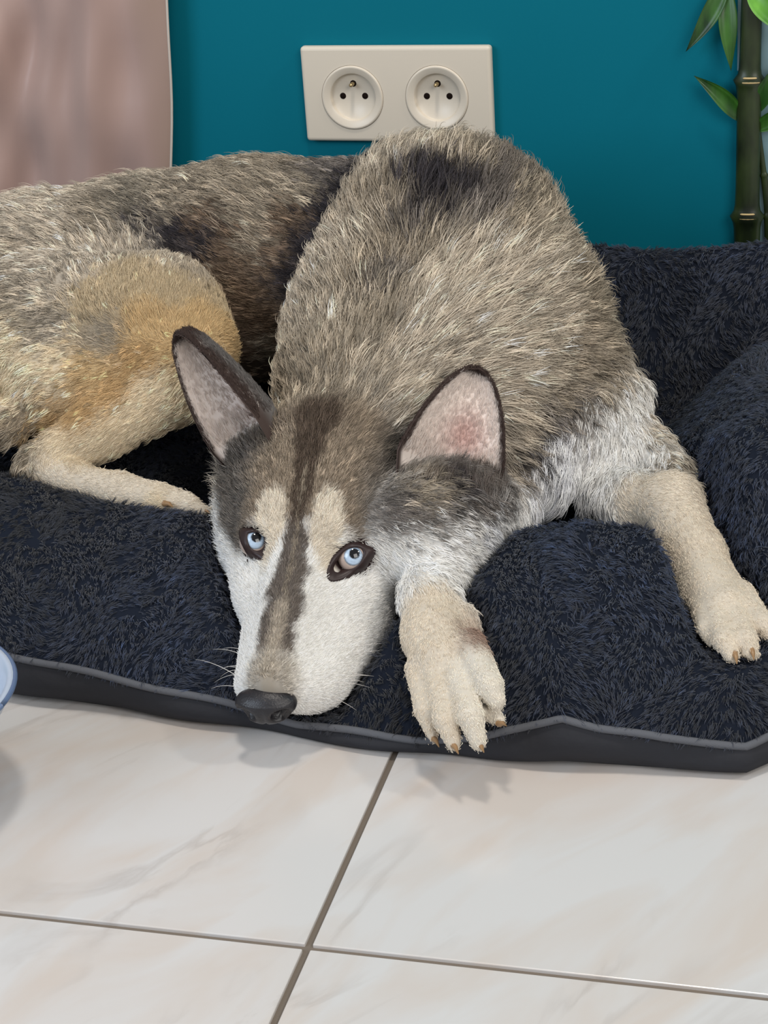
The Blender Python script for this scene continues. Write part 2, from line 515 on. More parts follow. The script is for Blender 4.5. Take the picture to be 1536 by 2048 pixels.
# (pixel x, pixel y, flow x, flow y, length mm, colour)
ANCH = [
 # rump and trunk
 (0, 440, -8, -3, 14, 'lg'), (60, 400, -8, -4, 14, 'lg'), (150, 370, -8, -4, 14, 'lg'), (230, 360, -8, -5, 14, 'gw'), (330, 335, -8, -5, 14, 'bg'),
 (430, 325, -8, -5, 14, 'lg'), (520, 320, -8, -6, 14, 'mg'), (620, 310, -8, -6, 14, 'bg'), (700, 300, -8, -6, 14, 'dg'),
 (100, 440, -8, -4, 14, 'lg'), (200, 430, -8, -4, 14, 'mg'), (260, 400, -8, -5, 12, 'bg'), (280, 440, -8, -5, 10, 'bk'), (350, 400, -8, -5, 12, 'mg'), (430, 390, -8, -5, 14, 'mg'),
 (350, 460, -8, -5, 8, 'bk'), (410, 480, -8, -5, 8, 'bk'), (400, 440, -8, -5, 10, 'br'), (520, 400, -8, -5, 14, 'mg'), (600, 380, -8, -5, 14, 'mg'), (660, 350, -8, -5, 12, 'dg'),
 (460, 500, -8, -4, 10, 'br'), (520, 480, -8, -4, 12, 'mg'), (580, 450, -8, -4, 12, 'br'), (500, 570, -8, -2, 10, 'br'), (550, 520, -8, -2, 10, 'br'), (510, 640, -8, 0, 9, 'br'),
 (20, 520, -8, -2, 13, 'gw'), (90, 510, -7, -3, 12, 'lg'), (180, 490, -4, -6, 10, 'lg'),
 # thigh
 (260, 480, -1, -8, 9, 'lg'), (340, 510, 2, -8, 8, 'lg'), (400, 545, 4, -8, 7, 'gw'), (150, 540, -3, -7, 9, 'lg'), (60, 580, -7, -2, 12, 'gw'), (0, 600, -8, 0, 14, 'mg'),
 (250, 560, -1, -8, 7, 'gt'), (350, 580, 2, -8, 6, 'gt'), (440, 600, 6, -6, 6, 'gt'), (460, 670, 8, -2, 6, 'tn'), (180, 610, -3, -7, 7, 'gt'), (100, 650, -8, 0, 10, 'gw'),
 (300, 650, -2, -5, 6, 'tn'), (390, 640, 3, -7, 6, 'tn'), (200, 680, -6, -2, 7, 'mg'), (20, 680, -8, 2, 12, 'cr'), (30, 740, -8, 3, 12, 'cr'), (100, 730, -8, 2, 9, 'cr'),
 (180, 730, -7, 2, 7, 'tn'), (280, 720, -6, 3, 7, 'dt'), (380, 710, -5, 3, 6, 'tn'), (230, 780, -7, 4, 7, 'dt'), (160, 820, -7, 5, 7, 'dt'), (100, 860, -7, 5, 7, 'dt'),
 (20, 800, -8, 5, 12, 'cr'), (20, 850, -7, 6, 13, 'mg'), (50, 900, -6, 7, 10, 'mg'), (0, 900, -6, 7, 10, 'dg'), (300, 790, -7, 4, 7, 'cr'), (390, 780, -6, 5, 8, 'cr'),
 (430, 760, -6, 5, 8, 'cr'), (370, 840, -7, 6, 9, 'cr'), (260, 850, -7, 5, 7, 'cr'), (200, 890, -7, 5, 6, 'cr'), (130, 900, -7, 5, 5, 'cr'), (110, 940, 5, 3, 4, 'lt'),
 # hind foot
 (180, 965, 8, 2, 4, 'lt'), (270, 985, 8, 2, 4, 'lt'), (350, 1000, 8, 2, 4, 'lt'), (400, 1018, 8, 3, 3, 'lt'), (310, 1015, 8, 2, 3, 'cr'),
 # dark crease along the edge of the neck ruff
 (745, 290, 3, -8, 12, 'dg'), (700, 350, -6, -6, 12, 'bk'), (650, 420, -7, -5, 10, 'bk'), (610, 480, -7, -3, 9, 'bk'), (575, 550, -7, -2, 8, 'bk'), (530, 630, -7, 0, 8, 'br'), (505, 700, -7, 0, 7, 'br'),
 # neck ruff and shoulders
 (790, 270, -2, -8, 20, 'dg'), (840, 250, 0, -9, 20, 'dg'), (900, 250, 1, -9, 20, 'dg'), (960, 270, 3, -9, 20, 'mg'), (1020, 300, 4, -8, 20, 'gw'), (1080, 345, 5, -7, 20, 'mg'), (1130, 400, 6, -6, 20, 'gw'),
 (1180, 460, 7, -5, 18, 'mg'), (1210, 540, 8, -4, 18, 'mg'), (1230, 620, 9, -2, 18, 'gw'), (1250, 700, 9, -1, 16, 'gw'),
 (760, 330, -3, -8, 20, 'lg'), (820, 310, -1, -9, 20, 'lg'), (880, 310, 1, -9, 20, 'gw'), (940, 330, 2, -9, 20, 'mg'), (1000, 350, 4, -8, 20, 'dg'), (1050, 400, 5, -7, 20, 'mg'),
 (830, 370, 0, -9, 22, 'bk'), (880, 370, 1, -9, 22, 'bk'), (930, 380, 2, -9, 22, 'bk'), (870, 420, 1, -9, 22, 'bk'), (980, 400, 4, -8, 22, 'dg'),
 (740, 400, -3, -8, 20, 'mg'), (700, 430, -4, -7, 18, 'gw'), (780, 420, -2, -9, 20, 'mg'), (820, 460, 0, -9, 20, 'dg'), (1100, 470, 6, -6, 20, 'gw'), (1020, 460, 4, -7, 22, 'mg'), (950, 450, 3, -8, 22, 'dg'),
 (660, 500, -5, -7, 18, 'lg'), (720, 480, -4, -8, 20, 'lg'), (780, 500, -1, -9, 22, 'mg'), (850, 510, 1, -9, 22, 'mg'), (920, 510, 4, -8, 22, 'lg'), (1000, 520, 5, -7, 22, 'lg'), (1080, 550, 7, -5, 22, 'lg'), (1160, 560, 8, -4, 20, 'mg'),
 (600, 580, -6, -5, 14, 'lg'), (650, 570, -4, -7, 18, 'gw'), (710, 570, -2, -8, 20, 'mg'), (770, 570, 0, -9, 22, 'dg'), (780, 620, 0, -9, 22, 'mg'), (840, 580, 2, -8, 22, 'lg'), (920, 590, 5, -7, 22, 'lg'), (1000, 610, 7, -5, 22, 'lg'), (1100, 640, 9, -3, 20, 'lg'), (1180, 650, 9, -1, 18, 'mg'),
 (570, 640, -7, -3, 12, 'gw'), (620, 640, -4, -7, 14, 'gw'), (690, 640, -1, -8, 18, 'gw'), (750, 660, 1, -8, 20, 'mg'), (820, 660, 4, -7, 20, 'lg'), (900, 680, 7, -5, 20, 'lg'), (1000, 700, 9, -2, 20, 'lg'), (1100, 730, 9, -1, 18, 'lg'), (1190, 740, 9, 0, 14, 'mg'),
 (540, 700, -7, 2, 9, 'gw'), (600, 700, -4, -6, 10, 'mg'), (670, 710, 0, -8, 14, 'mg'), (740, 720, 3, -7, 16, 'gw'), (820, 730, 6, -5, 16, 'lg'), (900, 720, 8, -3, 16, 'lg'),
 (1050, 800, 9, 1, 18, 'lg'), (1130, 790, 9, 1, 16, 'mg'), (1040, 870, 8, 3, 16, 'lg'), (1010, 950, 7, 5, 14, 'lg'), (1060, 900, 7, 5, 14, 'bk'), (1100, 850, 8, 4, 14, 'dg'), (1160, 800, 8, 2, 12, 'dg'), (1090, 980, -3, 9, 12, 'wh'), (1160, 960, -3, 9, 12, 'wh'), (1250, 800, 1, 9, 11, 'wh'), (1130, 925, -3, 9, 13, 'wh'), (1060, 1030, -3, 9, 12, 'wh'), (1040, 950, 6, 7, 12, 'dg'),
 # chest
 (1240, 770, 3, 8, 10, 'mg'), (1270, 800, 2, 9, 10, 'wh'), (1250, 850, 0, 9, 12, 'wh'), (1200, 860, -1, 9, 12, 'wh'), (1180, 930, -3, 9, 14, 'wh'), (1230, 940, -2, 9, 12, 'wh'), (1130, 900, -2, 9, 14, 'bw'),
 (1110, 950, -3, 9, 14, 'bw'), (1070, 1000, -3, 9, 14, 'bw'), (1140, 990, -3, 9, 14, 'bw'), (1200, 780, 1, 9, 10, 'mg'), (1165, 845, 0, 8, 9, 'dg'), (1180, 900, -2, 8, 10, 'wh'),
 (1215, 830, -1, 9, 12, 'wh'), (1270, 900, 1, 9, 12, 'wh'), (1210, 990, -2, 9, 12, 'wh'), (1100, 1010, -3, 9, 14, 'bw'), (1130, 940, -3, 9, 14, 'bw'),
 # cheek ruff above the foreleg
 (850, 1120, 7, 4, 9, 'wh'), (830, 1095, 7, 4, 7, 'wh'), (880, 1110, 7, 4, 9, 'wh'), (960, 1100, 7, 4, 10, 'wh'), (1005, 1050, 7, 4, 10, 'wh'), (900, 1130, 7, 4, 9, 'wh'), (800, 1120, 7, 4, 6, 'wh'), (890, 1082, 7, 3, 9, 'wh'), (945, 1065, 7, 3, 10, 'wh'), (930, 1090, 7, 4, 10, 'wh'), (985, 1070, 7, 4, 10, 'bw'), (810, 1150, 7, 4, 7, 'wh'), (900, 1035, 8, 2, 9, 'dg'), (960, 1010, 8, 2, 11, 'dg'), (850, 1035, 8, 2, 8, 'dg'), (800, 1030, 8, 2, 7, 'dg'), (920, 980, 8, 1, 11, 'bk'), (980, 975, 8, 2, 12, 'dg'), (860, 990, 8, 0, 9, 'mg'),
 (1310, 860, 5, 7, 10, 'gw'), (1340, 920, 6, 6, 10, 'gw'), (1300, 910, 3, 8, 9, 'wh'),
 # foreleg right
 (1250, 990, 7, 4, 5, 'lt'), (1320, 970, 7, 3, 5, 'lt'), (1370, 980, 6, 6, 5, 'lt'), (1300, 1060, 3, 8, 4, 'lt'), (1380, 1060, 3, 8, 4, 'lt'), (1400, 1150, 3, 8, 3.5, 'lt'), (1450, 1220, 3, 8, 3, 'lt'), (1470, 1300, 2, 8, 3, 'lt'), (1510, 1270, 2, 8, 3, 'lt'),
 # foreleg under the chin
 (870, 1200, 0, 9, 4, 'lt'), (830, 1270, 0, 9, 4, 'lt'), (900, 1270, 1, 9, 4, 'lt'), (870, 1350, 1, 9, 3.5, 'lt'), (930, 1340, 2, 8, 3.5, 'lw'), (850, 1430, 1, 9, 3, 'lt'), (900, 1440, 1, 9, 3, 'lt'), (955, 1430, 2, 9, 3, 'lw'), (985, 1380, 3, 8, 3, 'lw'), (949, 1262, 3, 8, 3, 'pk'),
]
bvh = BVHTree.FromPolygons([tuple(v) for v in BV.tolist()], [tuple(f) for f in BF.tolist()])
def cast(px, py):
    d = unit(RX*((px-768)/FPX)+DN*((py-1024)/FPX)+FW)
    hit = bvh.ray_cast(Vector(CAM), Vector(d))
    return (np.array(hit[0]), np.array(hit[1])) if hit[0] is not None else (None, None)
AP, AD, AL, AC = [], [], [], []
for px, py, fx, fy, ln, c in ANCH:
    P, n_ = cast(px, py)
    if P is None:
        print('anchor misses', px, py); continue
    d = RX*fx+DN*fy
    d = d-n_*np.dot(d, n_)
    AP.append(P); AD.append(unit(d)); AL.append(ln*((0.45 if py > 1300 or px > 1390 else 0.6) if c in ('lt', 'lw') else 1.0)*0.001); AC.append(lin(PAL[c]))
AP, AD, AL, AC = map(np.array, (AP, AD, AL, AC))
def coat_body(P, jitter=0.0, rg=None):
    Q = P+(rg.normal(size=P.shape)*jitter if rg is not None else 0)
    Lg = np.zeros(len(P)); Dr = np.zeros((len(P), 3)); Cc = np.zeros((len(P), 3))
    for a in range(0, len(P), 20000):
        q = Q[a:a+20000]
        d2 = ((q[:, None, :]-AP[None])**2).sum(2)
        wt = 1/(d2+1.0e-4)**2.9; wt /= wt.sum(1)[:, None]
        Lg[a:a+20000] = wt@AL; Dr[a:a+20000] = wt@AD; Cc[a:a+20000] = wt@AC
    return Cc, Dr, Lg
C_ = {k_: lin(v) for k_, v in PAL.items()}
C_['mask'] = lin((84, 72, 63)); C_['brow'] = lin((226, 216, 200)); C_['fore'] = lin((148, 134, 118)); C_['dk'] = lin((46, 40, 38)); C_['temple'] = lin((112, 106, 100))
def coat_head(q):
    q = q+np.stack([smooth_noise(q, 71, 420), smooth_noise(q, 72, 420), 0*q[:, 0]], 1)*0.0008
    """colour, flow (head frame) and length from head coordinates; the pattern is symmetric"""
    x, y, z = q[:, 0], q[:, 1], q[:, 2]
    u = np.abs(x)
    n1 = smooth_noise(q, 3, 260)*0.0018
    def mix(a, b, t): return a*(1-t[:, None])+b*t[:, None]
    col = np.tile(C_['wh'], (len(q), 1))
    # crown and forehead: brown grey, darker at the temples
    yb = -0.004+n1
    crown = smoothstep(-0.014, -0.004, z+n1+0.10*np.minimum(y+0.02, 0)*0-0.25*np.clip(y+0.005, 0, 1)*0)*smoothstep(0.006, -0.006, y-0.0+n1)
    fore = mix(np.tile(C_['fore'], (len(q), 1)), C_['temple'], smoothstep(0.026, 0.048, u+n1*2))
    col = mix(col, fore, crown)
    # brow patches
    bx = (u-0.0185)/0.0105; by = (y+0.001)/0.022
    br = smoothstep(1.15, 0.75, np.sqrt(bx*bx+by*by)+n1*60)
    col = mix(col, C_['brow'], br)
    # dark midline
    hw = np.interp(y, [-.13, -.09, -.06, -.03, 0.0, .03, .05, .075, .095], [.016, .015, .011, .0065, .0060, .010, .0118, .0115, .009])
    top = smoothstep(-0.03, -0.018, z+0.12*np.clip(y, 0, 1))
    md = smoothstep(1.25, 0.75, (u+n1)/hw)*top*smoothstep(.098, .084, y)
    col = mix(col, np.tile(C_['mask'], (len(q), 1)), md*0.92*smoothstep(-.135, -.085, y))
    ln = smoothstep(0.0016, 0.0006, u)*smoothstep(-.045, -.03, y)*smoothstep(.06, .04, y)
    col = mix(col, C_['mg'], ln*0.7)
    # grey saddle towards the nose
    sd = smoothstep(.045, .06, y)*smoothstep(.007, .002, u)*top
    col = mix(col, C_['lg'], sd*0.6)
    col = mix(col, C_['mg'], smoothstep(.080, .098, y)*smoothstep(.020, .010, u)*smoothstep(-.05, -.035, z)*0.75)
    # dark rims round the eyes and the tear lines
    ex = (u-0.033)/0.0110; ey = (y-0.010)/0.0070
    er = smoothstep(1.2, 0.85, np.sqrt(ex*ex+ey*ey))
    flow = np.stack([x*6, -np.ones_like(x)*0.8, -0.25*np.ones_like(x)], 1)
    ln_ = np.interp(y, [-.12, -.08, -.04, 0.0, .04, .1], [.016, .011, .0065, .004, .0035, .003])
    ln_ = ln_*(1+1.2*smoothstep(.03, .06, u)*smoothstep(0.0, -.05, y))
    return col, flow, ln_
def head_weight(P):
    q = to_head(P)
    inside = smoothstep(-0.115, -0.085, q[:, 1])*smoothstep(0.083, 0.066, np.abs(q[:, 0]))*smoothstep(-0.088, -0.078, q[:, 2])*smoothstep(0.075, 0.06, q[:, 2])
    # the head field itself decides near the leg
    ii = np.clip(((P-G0)/VOX).round().astype(int), 0, GN-1)
    dh = HD[ii[:, 0], ii[:, 1], ii[:, 2]]; db = HEAD_START[ii[:, 0], ii[:, 1], ii[:, 2]]
    return inside*smoothstep(0.004, -0.002, dh-db)*smoothstep(0.014, 0.008, dh)
def coat(P, jitter=0.0, rg=None):
    cb, db, lb = coat_body(P, jitter, rg)
    wh_ = head_weight(P)
    ch, fh, lh = coat_head(to_head(P))
    fh = fh@HR.T
    W = wh_[:, None]
    return cb*(1-W)+ch*W, unit(db)*(1-W)+unit(fh)*W, lb*(1-wh_)+lh*wh_, wh_

dog = empty('dog', (0.05, -0.30, 0.045))
tag(dog, 'grey and white husky dog with pale blue eyes lying curled on the dark bed', 'dog')
m_skin = attr_mat('dog_coat_skin', 0.8, 0.15)
cV, _, _, _ = coat(BV)
body = mesh_obj('body', BV, BF, m_skin, dog)
cV = cV*0.75
for e_ in EYE_C:
    t_ = smoothstep(ER*1.60, ER*1.35, np.linalg.norm(BV-e_, axis=1))[:, None]
    cV = cV*(1-t_)+lin((44, 30, 30))*t_
set_cols(body.data, cV)

EYES = [((706, 1114), -1, (707, 1112), 20, [(673, 1125), (680, 1111), (690, 1100), (706, 1094), (722, 1096), (728, 1108), (722, 1124), (710, 1136), (695, 1140), (680, 1138)],
         [(655, 1146), (666, 1115), (683, 1097), (703, 1087), (727, 1089), (750, 1101), (737, 1126), (718, 1144), (692, 1156), (662, 1161)]),
        ((510, 1084), 1, (511, 1079), 20, [(494, 1068), (503, 1064), (518, 1065), (528, 1072), (531, 1085), (527, 1097), (514, 1103), (502, 1098), (495, 1085)],
         [(482, 1063), (498, 1057), (518, 1057), (534, 1063), (542, 1085), (539, 1109), (531, 1127), (508, 1117), (489, 1095)])]
LIDS = {}; LIDP = []
for (ex, ey), sd, gz_, pup_a, rim, rimo in EYES:
    r_ = ray(ex, ey); Ec = EYE_C[0] if sd < 0 else EYE_C[1]
    def loop_of(pts):
        pts = np.array(pts); m_ = len(pts); K = 8; out = []
        for i in range(m_):
            p0, p1, p2, p3 = pts[i-1], pts[i], pts[(i+1) % m_], pts[(i+2) % m_]
            for k_ in range(K):
                t_ = k_/K
                out.append(0.5*((2*p1)+(-p0+p2)*t_+(2*p0-5*p1+4*p2-p3)*t_*t_+(-p0+3*p1-3*p2+p3)*t_**3))
        return np.array(out)
    def on_ball(px, py, lift):
        rr = ray(px, py)
        cl = CAM+rr*np.dot(Ec-CAM, rr); off = cl-Ec; dd = np.linalg.norm(off); R1 = ER+lift
        if dd < R1*0.97:
            return cl-rr*math.sqrt(R1*R1-dd*dd)
        return Ec+off-rr*R1*0.24
    I3 = np.array([on_ball(px, py, 0.0003) for px, py in rim]); O3 = []
    for px, py in rimo:
        P_, n_ = cast(px, py)
        rr = ray(px, py)
        tb = np.dot(P_-CAM, rr) if P_ is not None else np.dot(Ec-CAM, rr)
        tb = min(tb, np.dot(Ec-CAM, rr)-0.0005)
        tb = max(tb, np.dot(Ec-CAM, rr)-ER*1.1)
        of_ = CAM+rr*np.dot(Ec-CAM, rr)-Ec; dd = np.linalg.norm(of_); R1 = ER+0.0004
        if dd < R1: tb = min(tb, np.dot(Ec-CAM, rr)-math.sqrt(R1*R1-dd*dd)+0.0006)
        O3.append(CAM+rr*(tb-0.0006))
    I3, O3 = loop_of(I3), loop_of(O3)
    cen = I3.mean(0)
    rings = [cen+(I3-cen)*0.97+r_*0.0015]
    for t_, up in ((0, 0.0), (0.12, .0008), (0.35, .0013), (0.65, .0011), (0.9, .0004), (1.0, 0.0), (1.22, -.0045)):
        rings.append(I3+(O3-I3)*t_-r_*up)
    for q_ in range(1, len(rings)-1):
        rv_ = rings[q_]-Ec; rl_ = np.linalg.norm(rv_, axis=1, keepdims=True)
        rings[q_] = Ec+rv_*np.maximum(1.0, (ER+0.0005)/rl_)
    LIDS[sd] = (rings, I3); LIDP += [p for rg_ in rings[2:7] for p in rg_[::4]]
m_fur = attr_mat('dog_fur', 0.65, 0.05)
# visible-half weighting: fewer strands where the dog faces bed and wall
TN = unit(np.cross(BV[BT[:, 1]]-BV[BT[:, 0]], BV[BT[:, 2]]-BV[BT[:, 0]]))
TC = BV[BT].mean(1)
wT = np.where((TN[:, 2] < -0.55), 0.12, 1.0)*np.where(TC[:, 0] < -0.33, 0.35, 1.0)*np.where(TN[:, 1] > 0.75, 0.35, 1.0)
hwT = head_weight(TC)
_, _, lT, _ = coat(TC)
wBody = wT*(1-hwT)*smoothstep(0.0050, 0.0085, lT)
wShort = wT*(1-hwT)*(1-smoothstep(0.0055, 0.009, lT))
def do_fur(weight, m, kids, spread, clump, lift, rbase, seed, **kw):
    rg = np.random.default_rng(seed)
    P, idx, u, v = tri_sample(BV, BT, m, rg, weight)
    Nn = unit(BN[BT[idx, 0]]*(1-u-v)[:, None]+BN[BT[idx, 1]]*u[:, None]+BN[BT[idx, 2]]*v[:, None])
    c, fl, ln, wh_ = coat(P, kw.pop('jit', 0.0), rg)
    return P, Nn, c, fl, ln, kids, spread, clump, lift, rbase, rg, kw
parts = []
P, Nn, c, fl, ln, kids, spread, clump, lift, rb, rg, kw = do_fur(wBody, 26000, 9, None, .65, None, .00022, 11, jit=.006)
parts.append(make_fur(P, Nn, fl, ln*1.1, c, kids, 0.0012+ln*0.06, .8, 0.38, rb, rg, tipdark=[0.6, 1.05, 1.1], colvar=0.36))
# undercoat, dense and shorter
P, Nn, c, fl, ln, kids, spread, clump, lift, rb, rg, kw = do_fur(wBody, 22000, 6, None, .3, None, .00025, 12, jit=.004)
parts.append(make_fur(P, Nn, fl, ln*0.6, c*0.8, kids, 0.003, clump, 0.5, rb, rg, colvar=0.12))
P, Nn, c, fl, ln, kids, spread, clump, lift, rb, rg, kw = do_fur(wShort, 16000, 5, None, .2, None, .00016, 13, jit=.002)
parts.append(make_fur(P, Nn, fl, ln, c, kids, 0.0016, clump, 0.25, rb, rg, colvar=0.08, root_in=0.0002, droop=0.15))
P, Nn, c, fl, ln, kids, spread, clump, lift, rb, rg, kw = do_fur(wT*hwT, 30000, 4, None, .3, None, .00015, 14, jit=0)
qh = to_head(P)
ok = np.ones(len(P), bool)
for e_ in EYE_C: ok &= np.linalg.norm(P-e_, axis=1) > ER*1.12
for e_ in LIDP: ok &= np.linalg.norm(P-e_, axis=1) > 0.0019
ok &= ~((qh[:, 1] > .105) & (qh[:, 2] > -.052))
P, Nn, c, fl, ln, rg = P[ok], Nn[ok], c[ok], fl[ok], ln[ok], rg
qh = qh[ok]; stv = np.exp(rg.normal(size=len(P))*0.30*smoothstep(0.0, -0.04, qh[:, 1])); c = c*stv[:, None]
parts.append(make_fur(P, Nn, fl, ln, c, kids, 0.0011, clump, 0.28, rb, rg, colvar=0.20, root_in=0.0002, droop=0.15))
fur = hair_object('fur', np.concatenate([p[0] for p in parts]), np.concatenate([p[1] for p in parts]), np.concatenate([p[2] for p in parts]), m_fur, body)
#DETAILS
# ------------------------------------------------------------------ dog: eyes, lids, nose, ears, claws, whiskers
def uv_sphere(nu=32, nv=20):
    V = []
    for i in range(nv+1):
        th = math.pi*i/nv
        for j in range(nu):
            ph = 2*math.pi*j/nu
            V.append((math.sin(th)*math.cos(ph), math.sin(th)*math.sin(ph), math.cos(th)))
    return np.array(V), grid_faces(nv+1, nu, closed_v=True)
m_eye = attr_mat('eyeball', 0.06, 0.6)
m_lid = new_mat('eyelid_rim', (44, 30, 30), 0.42, 0.4)
for (ex, ey), sd, (gx_, gy_), pup_a, rim, rimo in EYES:
    r_ = ray(ex, ey); Ec = EYE_C[0] if sd < 0 else EYE_C[1]
    g = unit(-ray(gx_, gy_)*ER*0+(CAM+ray(gx_, gy_)*np.dot(Ec-CAM, ray(gx_, gy_)) - Ec) - r_*ER*0.97)
    V, F = uv_sphere(64, 48)
    cosang = V@g
    angd = np.degrees(np.arccos(np.clip(cosang, -1, 1)))
    fr = np.random.default_rng(3)
    colr = np.tile(lin((196, 176, 164)), (len(V), 1))
    iris_a = 36.5
    t = smoothstep(iris_a+1.5, iris_a-1.0, angd)[:, None]
    irc = lin((178, 198, 220))*(1-0.10*smooth_noise(V, 9, 30)[:, None])
    colr = colr*(1-t)+irc*t
    rimt = (smoothstep(iris_a-7, iris_a-2, angd)*smoothstep(iris_a+2.5, iris_a, angd))[:, None]
    colr = colr*(1-rimt*0.75)+lin((70, 78, 88))*rimt*0.75
    pc = ray(gx_+2, gy_-5); g2 = unit((CAM+pc*np.dot(Ec-CAM, pc)-Ec)-r_*ER*0.97)
    ang2 = np.degrees(np.arccos(np.clip(V@g2, -1, 1)))
    t = smoothstep(pup_a+1.5, pup_a-1.5, ang2)[:, None]
    colr = colr*(1-t)+lin((8, 10, 16))*t
    eb = mesh_obj('eyeball', V*ER+Ec, F, m_eye, dog)
    set_cols(eb.data, colr)
    # lids: a dark almond band from the ball out to the fur
    rings, I3 = LIDS[sd]
    V = np.concatenate(rings)
    F = grid_faces(len(rings), len(I3), closed_v=True)
    lid = mesh_obj('eyelid', V, F, m_lid, dog)
    md = lid.modifiers.new('thick', 'SOLIDIFY'); md.thickness = 0.0006; md.offset = -1

# nose leather
m_nose = new_mat('nose_leather', (34, 33, 37), 0.34, 0.5)
noise_bump(m_nose, 900, 0.5, 0.0006, 4)
V, F = uv_sphere(64, 48)
S = V*np.array([.0190, .0120, .0125])
x, y, z = V[:, 0], V[:, 1], V[:, 2]
# flat top, grooved front, nostrils at each side
S[:, 2] = np.where(z > 0.55, S[:, 2]*0.92, S[:, 2])
for sd in (1, -1):
    nd = unit(np.array([sd*0.62, 0.75, -0.10]))
    a_ = V@nd
    S += -nd[None]*(smoothstep(0.90, 0.99, a_)*0.0060)[:, None]
    nd2 = unit(np.array([sd*0.95, 0.45, -0.35])); a2 = V@nd2
    S += -nd2[None]*(smoothstep(0.93, 0.99, a2)*0.0035)[:, None]
gr = np.exp(-(x/0.07)**2)*(y > 0.2)*smoothstep(0.5, -0.3, z)
S[:, 1] -= gr*0.0016
S[:, 0] *= 1+0.18*smoothstep(-0.6, 0.4, z)-0.10
q = S+np.array([.0035, .1065, -.0425])
q[:, 1] += 0.0
nose = mesh_obj('nose', np.array([H(*p) for p in q]), F, m_nose, dog)

